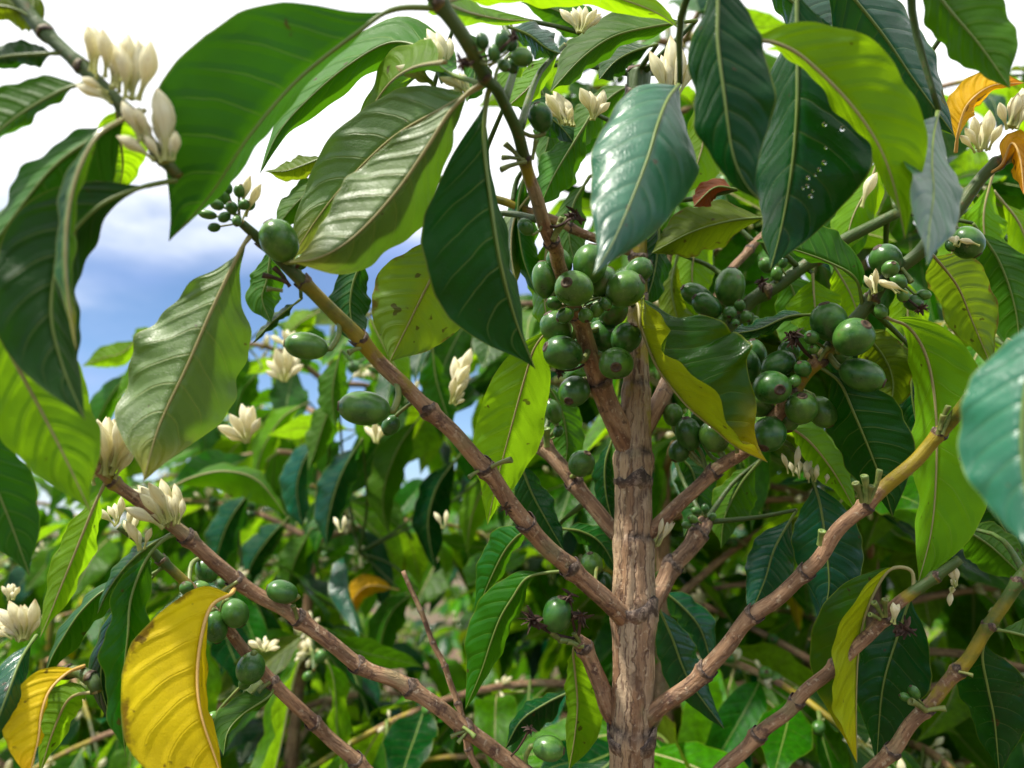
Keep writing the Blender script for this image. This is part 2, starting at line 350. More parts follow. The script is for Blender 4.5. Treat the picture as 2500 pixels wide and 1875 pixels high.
def ground_mat():
    m, nt0 = newmat('soil'); t = NT(nt0)
    tco = t.n('ShaderNodeTexCoord'); ob = tco.outputs['Object']
    a = t.noise(ob, 0.9, 5, 0.6); b = t.noise(ob, 14.0, 5, 0.65); g = t.noise(ob, 70.0, 4, 0.6)
    c = t.mix(t.ramp(b, 0.35, 0.65), (0.085, 0.045, 0.028, 1), (0.19, 0.115, 0.075, 1))
    c = t.mix(t.ramp(t.math('ADD', a, t.math('MULTIPLY', t.math('ADD', g, -0.5), 0.5)), 0.5, 0.62), c, (0.045, 0.085, 0.020, 1))
    c = t.mix(t.math('MULTIPLY', t.ramp(g, 0.6, 0.7), 0.7), c, (0.22, 0.15, 0.07, 1))
    bmp = t.n('ShaderNodeBump', {'Height': t.math('ADD', b, t.math('MULTIPLY', g, 0.5)), 'Strength': 0.8, 'Distance': 0.03})
    pb = t.n('ShaderNodeBsdfPrincipled', {'Base Color': c, 'Roughness': 0.95, 'Normal': bmp.outputs[0]})
    t.n('ShaderNodeOutputMaterial', {0: pb.outputs[0]})
    return m
M['soil'] = ground_mat()
def hill_mat():
    m, nt0 = newmat('hill_forest'); t = NT(nt0)
    tco = t.n('ShaderNodeTexCoord'); ob = tco.outputs['Object']
    a = t.noise(ob, 0.02, 6, 0.65); b = t.noise(ob, 0.15, 4, 0.6)
    c = t.mix(t.ramp(a, 0.35, 0.65), (0.035, 0.065, 0.022, 1), (0.075, 0.11, 0.035, 1))
    c = t.mix(t.ramp(b, 0.5, 0.65), c, (0.025, 0.05, 0.02, 1))
    pb = t.n('ShaderNodeBsdfPrincipled', {'Base Color': c, 'Roughness': 1.0})
    t.n('ShaderNodeOutputMaterial', {0: pb.outputs[0]})
    return m
M['hill'] = hill_mat()

# ------------------------------------------------------------------ object helpers
WLOC = {}
def link(name, data, parent=None, loc=(0, 0, 0)):
    o = bpy.data.objects.new(name, data); COL.objects.link(o)
    loc = np.asarray(loc, float)
    base = WLOC[parent.name] if parent is not None else np.zeros(3)
    if parent is not None: o.parent = parent
    o.location = Vector(loc - base)
    WLOC[o.name] = loc
    return o
def thing(name, label, cat, loc, group=None):
    o = link(name, None, None, loc)
    o.empty_display_size = 0.05
    o['label'] = label; o['category'] = cat
    if group: o['group'] = group
    return o

def build_mesh(name, V, F, mats, fm=None, uv=None, col=None, smooth=True):
    """V (n,3), F list of quads/tris; uv per-vertex (n,2); col per-vertex (n,3)"""
    me = bpy.data.meshes.new(name)
    me.from_pydata([tuple(p) for p in V], [], [tuple(f) for f in F])
    for mm in mats: me.materials.append(mm)
    if fm is not None: me.polygons.foreach_set('material_index', np.asarray(fm, np.int32))
    if smooth: me.polygons.foreach_set('use_smooth', np.ones(len(me.polygons), bool))
    if uv is not None:
        l = np.zeros(len(me.loops), np.int32); me.loops.foreach_get('vertex_index', l)
        lay = me.uv_layers.new(name='UVMap')
        lay.data.foreach_set('uv', np.asarray(uv, np.float32)[l].ravel())
    if col is not None:
        at = me.color_attributes.new('age', 'FLOAT_COLOR', 'POINT')
        c4 = np.ones((len(V), 4), np.float32); c4[:, :3] = col
        at.data.foreach_set('color', c4.ravel())
    me.update()
    return me

def catmull(pts, n):
    """resample polyline (k,dim) with a centripetal-ish Catmull-Rom at n points, uniform in arc length"""
    p = np.asarray(pts, float); k = len(p)
    if k == 2:
        t = np.linspace(0, 1, n)[:, None]; return p[0] * (1 - t) + p[1] * t
    ext = np.vstack([2 * p[0] - p[1], p, 2 * p[-1] - p[-2]])
    fine = []
    for i in range(k - 1):
        p0, p1, p2, p3 = ext[i:i + 4]
        tt = np.linspace(0, 1, 24, endpoint=(i == k - 2))[:, None]
        fine.append(0.5 * ((2 * p1) + (-p0 + p2) * tt + (2 * p0 - 5 * p1 + 4 * p2 - p3) * tt ** 2 + (-p0 + 3 * p1 - 3 * p2 + p3) * tt ** 3))
    f = np.vstack(fine)
    s = np.concatenate([[0], np.cumsum(np.linalg.norm(np.diff(f[:, :3], axis=0), axis=1))])
    q = np.linspace(0, s[-1], n)
    return np.stack([np.interp(q, s, f[:, j]) for j in range(f.shape[1])], 1)

def frames(path):
    T = np.gradient(path, axis=0); T /= np.maximum(np.linalg.norm(T, axis=1, keepdims=True), 1e-9)
    a = np.array([0, 0, 1.0]) if abs(T[0][2]) < 0.8 else np.array([1.0, 0, 0])
    N = unit(a - T[0] * (a @ T[0])); Ns = [N]
    for i in range(1, len(path)):
        N = Ns[-1] - T[i] * (Ns[-1] @ T[i]); Ns.append(unit(N))
    Ns = np.array(Ns); B = np.cross(T, Ns)
    return T, Ns, B

def tube_arrays(path, rad, segs=10, cap=True):
    n = len(path); T, N, B = frames(path)
    a = np.linspace(0, 2 * math.pi, segs, endpoint=False)
    rad = np.asarray(rad)
    R = rad if rad.ndim == 2 else np.repeat(rad[:, None], segs, 1)
    V = path[:, None, :] + R[:, :, None] * (np.cos(a)[None, :, None] * N[:, None, :] + np.sin(a)[None, :, None] * B[:, None, :])
    V = V.reshape(-1, 3)
    F = []
    for i in range(n - 1):
        for j in range(segs):
            k = (j + 1) % segs
            F.append((i * segs + j, i * segs + k, (i + 1) * segs + k, (i + 1) * segs + j))
    if cap:
        V = np.vstack([V, path[0], path[-1]])
        for j in range(segs):
            k = (j + 1) % segs
            F.append((n * segs, k, j)); F.append((n * segs + 1, (n - 1) * segs + j, (n - 1) * segs + k))
    return V, F

# ------------------------------------------------------------------ branches
SAMPLES = {}       # tree name -> list of (branch object, path array)
BR = {}            # key -> dict(obj, path, rad)
def bark_tube(name, path, rad, parent, nodes=(), segs=18, young=None, swell=0.22, mature=0.0, fiss=0.0, step=0.0025, collar=True, seed=0, cmat='bark'):
    """path (n,3), rad (n,), nodes: arc fractions. Returns object"""
    n = len(path)
    s = np.concatenate([[0], np.cumsum(np.linalg.norm(np.diff(path, axis=0), axis=1))]); L = s[-1]
    r = rad.copy(); rim = np.zeros(n); kn = []
    for f in nodes:
        c = f * L; w = np.interp(c, s, rad)
        kn.append((c, w, (seed * 1.3 + c * 400) % 6.28))
        r += rad * swell * 0.7 * np.exp(-((s - c) / (w * 0.8)) ** 2)
        r -= rad * 0.07 * np.exp(-((s - c - w * 0.55) / (w * 0.22)) ** 2)
        rim = np.maximum(rim, np.exp(-((s - c - w * 0.45) / (w * 0.28)) ** 2))
    a = np.linspace(0, 2 * math.pi, segs, endpoint=False)
    R = np.repeat(r[:, None], segs, 1); RIM = np.repeat(rim[:, None], segs, 1)
    off = Vector((seed * 3.1, seed * 1.7, 0))
    for i in range(n):
        for j in range(segs):
            ca, sa = math.cos(a[j]), math.sin(a[j])
            q = Vector((ca * 1.1, sa * 1.1, s[i] * 60)) + off
            v = noise.noise(q) * 0.05
            for (kc, kw_, kp) in kn:
                e_ = (s[i] - kc) / (kw_ * 0.75)
                if abs(e_) < 2.2: v += swell * 1.1 * math.exp(-e_ * e_) * max(0.0, math.cos(2 * (a[j] - kp))) ** 2
            if fiss:
                g = noise.turbulence(Vector((ca * 3.2, sa * 3.2, s[i] * 26)) + off, 4, False)
                v += -fiss * max(0.0, g - 0.35) + 0.03 * noise.noise(Vector((ca * 5, sa * 5, s[i] * 130)) + off)
                st = noise.noise(Vector((ca * 1.3, sa * 1.3, s[i] * 14 + 7)) + off)
                v += 0.05 * (1 if st > 0.08 else 0) + 0.10 * noise.noise(Vector((ca * 1.9, sa * 1.9, s[i] * 5 + 3)) + off) - 0.05 * (1 if noise.noise(Vector((ca * 3.4, sa * 3.4, s[i] * 9)) + off) > 0.25 else 0)
            R[i, j] *= 1 + v
            RIM[i, j] *= max(0.0, min(1.0, 0.65 + 1.1 * noise.noise(Vector((ca * 2.2, sa * 2.2, s[i] * 150)) + off)))
    V, F = tube_arrays(path, R, segs)
    o0 = path[0].copy()
    uv = np.zeros((len(V), 2)); uv[:n * segs, 0] = np.tile(a / (2 * math.pi) * 2 * math.pi * rad.mean(), n); uv[:n * segs, 1] = np.repeat(s, segs)
    col = np.zeros((len(V), 3))
    y = np.zeros(n) if young is None else np.clip((s / L - young[0]) / max(1e-6, young[1] - young[0]), 0, 1)
    col[:n * segs, 0] = np.repeat(y, segs); col[:n * segs, 1] = RIM.ravel(); col[:, 2] = mature
    me = build_mesh(name, V - o0, F, [M[cmat]], uv=uv, col=col)
    ob = link(name, me, parent, o0)
    if collar:
        T, N, B = frames(path)
        for f in nodes:
            i = int(round(f * (n - 1)))
            if i < 2 or i > n - 3: continue
            node_collar(path[i], T[i], N[i], B[i], r[i], ob, y[i], seed + i)
    return ob

def node_collar(c, T, N, B, r, parent, young, seed):
    """ragged stipule ring with two pointed scales round a node"""
    segs = 20; rows = []
    rnd = random.Random(seed)
    ph = rnd.uniform(0, 6.28)
    for k, (hh, rr) in enumerate(((-0.10, 1.00), (0.10, 1.10), (0.34, 1.13), (0.36, 1.04))):
        ring = []
        for j in range(segs):
            a = 2 * math.pi * j / segs
            lobe = max(0.0, math.cos(a + ph)) ** 6 + max(0.0, -math.cos(a + ph)) ** 6
            rag = 0.16 * noise.noise(Vector((math.cos(a) * 2.5, math.sin(a) * 2.5, seed * 1.37)))
            h = hh * (1 + (1.5 * lobe if k >= 2 else 0)) + (rag if k >= 2 else 0)
            R = r * (rr + rag * 0.35)
            ring.append(c + T * (h * r * 1.25) + (N * math.cos(a) + B * math.sin(a)) * R)
        rows.append(ring)
    V = np.array(rows).reshape(-1, 3); F = []
    for i in range(len(rows) - 1):
        for j in range(segs):
            k = (j + 1) % segs
            F.append((i * segs + j, i * segs + k, (i + 1) * segs + k, (i + 1) * segs + j))
    uv = np.zeros((len(V), 2)); uv[:, 0] = np.tile(np.linspace(0, 0.02, segs), 4); uv[:, 1] = np.repeat([0, .002, .004, .005], segs)
    col = np.zeros((len(V), 3)); col[:, 0] = young * 0.4
    col[:, 1] = np.repeat([0.3, 0.75, 1.0, 1.0], segs)
    me = build_mesh('node_collar', V - c, F, [M['bark']], uv=uv, col=col)
    return link('node_collar', me, parent, c)

def px_branch(key, tree, pts, w0, w1, young=None, nodes=None, name='branch', segs=18, fiss=0.0, swell=0.22, collar=True):
    """pts: (x,y,d) photo points; w0,w1 apparent widths in px at the two ends"""
    p3 = np.array([P(*q) for q in pts])
    L = np.sum(np.linalg.norm(np.diff(p3, axis=0), axis=1))
    n = max(12, int(L / 0.0028))
    path = catmull(p3, n)
    wl_ = [q * 0.83 for q in w0] if isinstance(w0, (list, tuple)) else [w0, w1]
    wp = np.interp(np.linspace(0, 1, len(pts)), np.linspace(0, 1, len(wl_)), wl_)
    rp = wp / 2 / FPX * np.array([q[2] for q in pts])
    ip = [int(np.argmin(np.linalg.norm(path - q, axis=1))) for q in p3]
    for j_ in range(3):                                  # slight natural wander
        ph_ = (sum(map(ord, key)) * 1.7 + j_ * 2.1)
        q_ = np.linspace(0, 1, n); env = np.sin(math.pi * q_)
        path[:, j_] += 0.0007 * env * (np.sin(q_ * L * 95 + ph_) + 0.6 * np.sin(q_ * L * 210 + ph_ * 2))
    rad = np.interp(np.arange(n), ip, rp)
    if nodes is None: nodes = range(1, len(pts) - 1)
    s = np.concatenate([[0], np.cumsum(np.linalg.norm(np.diff(path, axis=0), axis=1))])
    fr = []
    for i in nodes:
        k = int(np.argmin(np.linalg.norm(path - p3[i], axis=1))); fr.append(s[k] / s[-1])
    ob = bark_tube(name, path, rad, tree, fr, segs=segs, young=young, fiss=fiss, swell=swell, seed=sum(map(ord, key)) % 97, collar=collar)
    BR[key] = dict(obj=ob, path=path, rad=rad, tree=tree)
    SAMPLES.setdefault(tree.name, []).append((ob, path))
    return ob

# ------------------------------------------------------------------ leaves
PU = np.array([0, .03, .07, .13, .2, .3, .4, .5, .6, .7, .78, .85, .90, .94, .97, 1.0])
PW = np.array([.0, .07, .20, .42, .64, .87, .98, 1.0, .95, .81, .63, .42, .25, .13, .06, .0])
def profile(u, peak=0.46):
    q = np.power(u, math.log(0.46) / math.log(peak)) if peak != 0.46 else u
    return np.interp(q, PU, PW)

def leaf_arrays(mid, T, dR, dL, nR, nL, W, peak=0.46, pet=0.07, NV=6, wave=0.05, nw=3.2, quilt=0.010, curlR=0.0, curlL=0.0, seed=0, flip=False, ribr=0.0010, taper=True):
    """mid (n,3); dR/dL (n,3) unit directions of each half's blade, nR/nL normals of each half."""
    rnd = random.Random(seed)
    n = len(mid); uu = np.linspace(0, 1, n)
    ub = np.clip((uu - pet) / (1 - pet), 0, 1)
    w = W * profile(ub, peak)
    w *= 1 + 0.035 * np.sin(uu * 19 + rnd.uniform(0, 6)) * (ub > 0.1)
    w0_ = w
    ph = [rnd.uniform(0, 6.28) for _ in range(4)]
    vs = np.linspace(0, 1, NV + 1)
    rows = []
    def bites():
        g = np.ones(n)
        if rnd.random() < 0.03 and n > 30:
            for _ in range(rnd.randint(1, 2)):
                g -= rnd.uniform(0.05, 0.14) * np.exp(-((ub - rnd.uniform(0.3, 0.85)) / rnd.uniform(0.012, 0.03)) ** 4)
        return g
    def half(d, nn, sign, curl, p1):
        cols = []; w = w0_ * bites()
        for v in vs[1:]:
            ang = curl * v * v
            dirv = d * np.cos(ang) + nn * np.sin(ang)
            wv = wave * W * v ** 2.2 * np.sin(ub * nw * 2 * math.pi + p1) * np.sin(np.pi * ub) ** 0.5
            wv = wv + 0.45 * wave * W * v ** 2.5 * np.sin(ub * nw * 4.6 * math.pi + p1 * 2.1) * np.sin(np.pi * ub)
            s = (ub - 0.17 * v ** 1.35) * NVEIN
            q = quilt * W * 2.2 * np.abs(np.sin(np.pi * (s - 0.5 + 0.5))) * math.sin(math.pi * min(1.0, v * 0.9 + 0.06)) * (w / W)
            cols.append(mid + dirv * (w * v)[:, None] + nn * (wv + q)[:, None])
        return cols
    L = half(dL, nL, -1, curlL, ph[0]); R = half(dR, nR, 1, curlR, ph[1])
    allc = L[::-1] + [mid] + R
    G = np.stack(allc, 1)                      # n, 2NV+1, 3
    m = G.shape[1]
    V = G.reshape(-1, 3)
    uvx = np.repeat(ub, m); uvy = np.tile(np.concatenate([-vs[:0:-1], [0], vs[1:]]) * 0.5 + 0.5, n)
    uv = np.stack([uvx, uvy], 1)
    F = []; i0 = max(0, int(pet * (n - 1)))
    for i in range(i0, n - 1):
        for j in range(m - 1):
            a, b, c, d = i * m + j, i * m + j + 1, (i + 1) * m + j + 1, (i + 1) * m + j
            F.append((a, d, c, b) if flip else (a, b, c, d))
    fm = [0] * len(F)
    # midrib + petiole: raised on the underside
    up = unit_rows(nR + nL)
    rr = ribr * (1.0 - 0.82 * uu)
    rr[uu < pet] *= 1.15
    under = -up
    path = mid + under * (rr * 0.35)[:, None]
    V2, F2 = tube_arrays(path, rr, 6, cap=True)
    o = len(V)
    V = np.vstack([V, V2]); uv = np.vstack([uv, np.zeros((len(V2), 2))])
    F += [tuple(x + o for x in f) for f in F2]; fm += [1] * len(F2)
    return V, F, fm, uv
def unit_rows(a):
    return a / np.maximum(np.linalg.norm(a, axis=1, keepdims=True), 1e-9)

LEAFLOG = []; KMAX = {}
def px_leaf(tree, mat, side, pts, wR, wL, d, at=None, W=None, sR=1, sL=1, peak=0.46, pet=0.08, wave=0.060, curl=0.0, name='leaf', n=66, nodeless=False):
    """pts: midrib photo points from petiole to tip; wR,wL apparent half widths (px, may be <0 when a half folds over the midrib);
    d: depths along it; side 't' upper face seen, 'u' lower face seen; W: true half width in metres."""
    seed = len(LEAFLOG) * 7 + 3
    k = len(pts)
    dd = np.interp(np.linspace(0, 1, k), np.linspace(0, 1, len(d)), d)
    parent = tree
    if not at and tree.name in KMAX:                     # slide the leaf back along its ray to the stem it springs from
        ks = np.linspace(1, KMAX[tree.name], 14)
        ds = [nearest_branch(tree, P(pts[0][0], pts[0][1], dd[0] * q))[0] + 0.02 * (q - 1) for q in ks]
        kk = ks[int(np.argmin(ds))]; dd = dd * kk
        if W: W = W * kk
    if at:
        b = BR[at]; pj = np.array([proj(q)[:2] for q in b['path']])
        i = int(np.argmin(np.hypot(pj[:, 0] - pts[0][0], pj[:, 1] - pts[0][1])))
        bd = proj(b['path'][i])[2]; delta = bd - dd[0]
        fade = np.linspace(1, 0, k) ** 2
        dd = dd + delta * fade
        parent = b['obj']
    p3 = np.array([P(x, y, q) for (x, y), q in zip(pts, dd)])
    mid = catmull(p3, n)
    T = unit_rows(np.gradient(mid, axis=0))
    Vw = unit_rows(mid - CAM)
    N = unit_rows(np.cross(T, Vw))
    A = np.cross(T, N); sg = np.sign(np.sum(A * Vw, 1)); sg[sg == 0] = 1
    A = A * sg[:, None]                                  # away from the camera, perpendicular to T and N
    dm = np.mean(np.linalg.norm(mid - CAM, axis=1) * 0 + (mid - CAM) @ FWD)
    aR, aL = wR / FPX * dm, wL / FPX * dm
    L = np.sum(np.linalg.norm(np.diff(mid, axis=0), axis=1))
    if W is None: W = max(abs(aR), abs(aL), 0.14 * L) * 1.03
    W = max(W, abs(aR) * 1.01, abs(aL) * 1.01)
    tR = math.acos(max(-1, min(1, aR / W))) * sR
    tL = math.acos(max(-1, min(1, aL / W))) * sL
    dR = N * math.cos(tR) + A * math.sin(tR)
    dL = -N * math.cos(tL) + A * math.sin(tL)
    # face towards camera when unfolded is -A : normals of each half
    nR = -A * math.cos(tR) + N * math.sin(tR)
    nL = -A * math.cos(tL) - N * math.sin(tL)
    if side == 'u': nR, nL = -nR, -nL                    # nR/nL always point out of the upper face
    V, F, fm, uv = leaf_arrays(mid, T, dR, dL, nR, nL, W, peak=peak, pet=pet, wave=wave, curlR=curl, curlL=curl, seed=seed, flip=(side == 't'),
                               ribr=0.0006 + 0.012 * W)
    o0 = mid[0]
    me = build_mesh(name, V - o0, F, [M[mat], M[RIB.get(mat, 'rib')]], fm, uv)
    ob = link(name, me, parent, o0)
    LEAFLOG.append((ob, tree, at, mat, L, W, o0.copy(), T[0].copy()))
    return ob

# ------------------------------------------------------------------ berries, buds and other small parts
def nearest_branch(tree, p, key=None):
    best = None
    lst = [(BR[key]['obj'], BR[key]['path'])] if key else SAMPLES.get(tree.name, [])
    for ob, path in lst:
        dist = np.linalg.norm(path - p, axis=1); i = int(np.argmin(dist))
        if best is None or dist[i] < best[0]: best = (dist[i], ob, path[i])
    return best

def basis(x):
    x = unit(x); a = np.array([0, 0, 1.0]) if abs(x[2]) < 0.9 else np.array([1.0, 0, 0])
    y = unit(np.cross(a, x)); z = np.cross(x, y)
    return np.stack([x, y, z], 1)        # columns

def berry_arrays(center, axis, length, width, base_pt, nseg=22, nr=16):
    """ellipsoid along axis (towards the calyx), with calyx ring, disc and a stalk back to base_pt"""
    Bm = basis(axis)
    V = []; F = []; fm = []
    th = np.linspace(0, math.pi, nr)
    prof = []
    for t in th:
        x = -math.cos(t); r = math.sin(t) ** 0.92
        r *= 1 + 0.04 * x
        prof.append((x * length / 2, r * width / 2))
    # flatten / dimple the calyx end
    prof = prof[:-1]
    xe = prof[-1][0]; rc = width * 0.13
    prof = [p for p in prof if p[0] < length * 0.475] + [(length * 0.485, rc * 1.25)]
    rows = prof + [(length * 0.515, rc * 1.05), (length * 0.515, rc * 0.75), (length * 0.485, rc * 0.55), (length * 0.488, rc * 0.2)]
    nb = len(prof)
    for (x, r) in rows:
        for j in range(nseg):
            a = 2 * math.pi * j / nseg
            rr = r * (1 + 0.05 * math.cos(2 * a) + 0.015 * math.cos(3 * a + 1))
            V.append((x, rr * math.cos(a), rr * math.sin(a)))
    for i in range(len(rows) - 1):
        for j in range(nseg):
            k = (j + 1) % nseg
            F.append((i * nseg + j, i * nseg + k, (i + 1) * nseg + k, (i + 1) * nseg + j)); fm.append(0 if i < nb - 1 else 1)
    V.append((length * 0.488, 0, 0)); c = len(V) - 1; o = (len(rows) - 1) * nseg
    for j in range(nseg): F.append((o + j, o + (j + 1) % nseg, c)); fm.append(1)
    V = np.array(V) @ Bm.T + center
    if base_pt is not None:
        b0 = center - Bm[:, 0] * length * 0.49
        mid = (b0 + base_pt) / 2 - Bm[:, 0] * np.linalg.norm(b0 - base_pt) * 0.18
        pth = catmull([b0 + Bm[:, 0] * length * 0.04, b0 - Bm[:, 0] * length * 0.06, mid, base_pt], 8)
        V2, F2 = tube_arrays(pth, np.linspace(width * 0.11, width * 0.085, 8), 7)
        o = len(V); V = np.vstack([V, V2]); F += [tuple(q + o for q in f) for f in F2]; fm += [2] * len(F2)
    return V, F, fm

def px_berry(tree, x, y, ln, wd, ang, tilt=0.0, at=None, off=-0.012, d=None):
    """ang: image direction of the calyx end (deg, 0 right, 90 down); tilt: deg towards the camera"""
    if at:
        b = BR[at]; pj = np.array([proj(q) for q in b['path']])
        i = int(np.argmin(np.hypot(pj[:, 0] - x, pj[:, 1] - y)))
        if d is None: d = pj[i, 2] + off
        bp = b['path'][i]; par = b['obj']
    else:
        nb = nearest_branch(tree, P(x, y, d)); bp, par = nb[2], nb[1]
    c = P(x, y, d)
    a = math.radians(ang); tl = math.radians(tilt)
    V0 = unit(c - CAM)
    ax = (RIGHT * math.cos(a) - UP * math.sin(a)) * math.cos(tl) - V0 * math.sin(tl)
    wdm = wd / FPX * d
    true = max(ln, wd) / FPX * d
    if abs(tilt) > 40: true = max(true, wdm * 1.15)
    V, F, fm = berry_arrays(c, ax, true, wdm, bp, nseg=26 if wd > 50 else 14, nr=20 if wd > 50 else 12)
    me = build_mesh('berry', V - c, F, [M['berry'], M['calyx'], M['stalk']], fm)
    return link('berry', me, par, c)

def bud_arrays(b, t, width, nseg=15, kind='bud'):
    L = np.linalg.norm(t - b); Bm = basis(t - b)
    if kind == 'bud':
        pr = [(0, .42), (.05, .36), (.12, .28), (.24, .30), (.34, .44), (.44, .68), (.54, .90), (.63, 1.0), (.72, .95), (.81, .76), (.89, .50), (.96, .22), (1.0, .03)]
    else:
        pr = [(0, .7), (.2, .62), (.6, .70), (.85, .92), (.97, 1.0), (1.0, .82), (.93, .5), (.88, .1)]
    V = []; uv = []
    for k, (x, r) in enumerate(pr):
        for j in range(nseg):
            a = 2 * math.pi * j / nseg
            lob = 1 + (0.13 * math.cos(5 * (a + x * 0.9)) if kind == 'bud' and x > .3 else 0)
            V.append((x * L, r * lob * width / 2 * math.cos(a), r * lob * width / 2 * math.sin(a))); uv.append((j / nseg, x))
    F = []
    for i in range(len(pr) - 1):
        for j in range(nseg):
            k = (j + 1) % nseg
            F.append((i * nseg + j, i * nseg + k, (i + 1) * nseg + k, (i + 1) * nseg + j))
    V = np.array(V)
    bend = 0.05 * L * np.sin(np.clip(V[:, 0] / L, 0, 1) * math.pi)
    V[:, 2] += bend
    return V @ Bm.T + b, F, uv

def px_cluster(tree, buds, d, wscale=0.36, at=None, spread=0.012, name='flower_cluster', kind='bud', seed=1):
    """buds: list of (bx,by,tx,ty); builds a cluster (Empty) with one mesh per bud"""
    rnd = random.Random(seed + len(buds) * 13 + int(buds[0][0]))
    b0 = np.mean([P(b[0], b[1], d) for b in buds], axis=0)
    e = link(name, None, tree, b0); e.empty_display_size = 0.01
    extra = []
    if kind == 'bud' and len(buds) > 2:
        for _ in range(int(len(buds) * 1.8)):
            p_, q_ = rnd.sample(buds, 2); f_ = rnd.uniform(0.25, 0.75); k_ = rnd.uniform(0.75, 1.0)
            e_ = [p_[i] * f_ + q_[i] * (1 - f_) for i in range(4)]
            e_[2] = e_[0] + (e_[2] - e_[0]) * k_ + rnd.uniform(-6, 6); e_[3] = e_[1] + (e_[3] - e_[1]) * k_ + rnd.uniform(-6, 6)
            extra.append(tuple(e_) + (1,))
    for bd_ in list(buds) + extra:
        bx, by, tx, ty = bd_[:4]
        dz = rnd.uniform(-spread, spread)
        if len(bd_) > 4: dz = abs(dz) + 0.003
        b = P(bx, by, d + dz * 0.3); t = P(tx, ty, d + dz)
        L = math.hypot(tx - bx, ty - by) / FPX * d
        V, F, uv = bud_arrays(b, t, max(L * wscale * 0.68, 0.0026) if kind == 'bud' else L * wscale, kind=kind)
        me = build_mesh('flower_bud' if kind == 'bud' else 'bud_stub', V - b, F, [M['petal'] if kind == 'bud' else M['stalk']], uv=uv)
        link('flower_bud' if kind == 'bud' else 'bud_stub', me, e, b)
    return e

def px_stub(key, bx, by, tx, ty, w, off=-0.004, dry=False):
    b = BR[key]; pj = np.array([proj(q) for q in b['path']])
    i = int(np.argmin(np.hypot(pj[:, 0] - bx, pj[:, 1] - by))); d = pj[i, 2] + off
    p, q = P(bx, by, d), P(tx, ty, d - 0.003)
    V, F, uv = bud_arrays(p, q, w / FPX * d, kind='stub', nseg=9)
    me = build_mesh('bud_stub', V - p, F, [M['dry'] if dry else M['stalk']], uv=uv)
    return link('bud_stub', me, b['obj'], p)

def px_dried(key, x, y, size, n=12,  off=-0.008, hang=0.5, seed=0):
    b = BR[key]; pj = np.array([proj(q) for q in b['path']])
    i = int(np.argmin(np.hypot(pj[:, 0] - x, pj[:, 1] - y))); d = pj[i, 2] + off
    c = P(x, y, d); r = size / FPX * d; rnd = random.Random(seed + int(x))
    Vs = []; Fs = []; o = 0
    for k in range(n * 2):
        dr = unit([rnd.gauss(0, 1), rnd.gauss(0, 1), rnd.gauss(-hang, 0.8)])
        sdv = unit(np.cross(dr, [rnd.gauss(0, 1) for _ in range(3)]))
        nn = np.cross(dr, sdv); w = r * rnd.uniform(0.06, 0.13); L = r * rnd.uniform(0.45, 1.0); cu = rnd.uniform(-2.2, 2.2)
        rows = []
        for q in np.linspace(0, 1, 6):
            p = c + dr * (L * q * (1 - 0.2 * q)) + nn * (L * 0.25 * math.sin(cu * q)) + sdv * (L * 0.15 * math.cos(cu * 1.7 * q))
            ww = w * (0.4 + 0.8 * math.sin(math.pi * min(1, q + .12)))
            rows += [p - sdv * ww, p + nn * ww * 0.5, p + sdv * ww, p - nn * ww * 0.15]
        Vs += rows
        for q in range(5):
            for j in range(4):
                jj = (j + 1) % 4
                Fs.append((o + q * 4 + j, o + q * 4 + jj, o + q * 4 + 4 + jj, o + q * 4 + 4 + j))
        o += 24
    # stalk back to the branch
    pth = catmull([c, (c + b['path'][i]) / 2 + np.array([0, 0, -0.002]), b['path'][i]], 6)
    V2, F2 = tube_arrays(pth, np.full(6, r * 0.10), 6)
    Fs += [tuple(q + o for q in f) for f in F2]
    V = np.vstack([np.array(Vs), V2])
    me = build_mesh('dried_blossom', V - c, Fs, [M['dry']], smooth=False)
    return link('dried_blossom', me, b['obj'], c)

# ------------------------------------------------------------------ the setting: ground and far hills
def ground():
    n = 90; ext = 400.0
    g = np.sign(np.linspace(-1, 1, n)) * np.abs(np.linspace(-1, 1, n)) ** 3 * ext
    X, Y = np.meshgrid(g, g)
    Z = np.zeros_like(X)
    for i in range(n):
        for j in range(n):
            r = math.hypot(X[i, j], Y[i, j])
            Z[i, j] = 0.035 * noise.noise(Vector((X[i, j] * 2.0, Y[i, j] * 2.0, 0))) * min(1, r) - 0.06 * max(0, r - 12) + 0.4 * noise.noise(Vector((X[i, j] * .05, Y[i, j] * .05, 3))) * min(1, r / 20)
    V = np.stack([X, Y, Z], 2).reshape(-1, 3)
    F = [(i * n + j, i * n + j + 1, (i + 1) * n + j + 1, (i + 1) * n + j) for i in range(n - 1) for j in range(n - 1)]
    o = link('ground', build_mesh('ground', V, F, [M['soil']])); o['kind'] = 'structure'
def hills():
    n = 160; rows = 14; V = []; F = []
    for k in range(rows):
        f = k / (rows - 1)
        for i in range(n):
            a = math.pi * (-0.75 + 1.5 * i / (n - 1))
            rad = 380 + 420 * f
            h = 42 + 34 * noise.noise(Vector((a * 2.3, 0.3, 1))) + 14 * noise.noise(Vector((a * 8, 2.1, 1)))
            z = -26 + h * math.sin(f * math.pi / 2) ** 1.3 + 4 * noise.noise(Vector((a * 30, f * 9, 0)))
            V.append((rad * math.sin(a), rad * math.cos(a), z))
    for k in range(rows - 1):
        for i in range(n - 1):
            F.append((k * n + i, k * n + i + 1, (k + 1) * n + i + 1, (k + 1) * n + i))
    o = link('hills', build_mesh('hills', np.array(V), F, [M['hill']])); o['kind'] = 'structure'
ground(); hills()

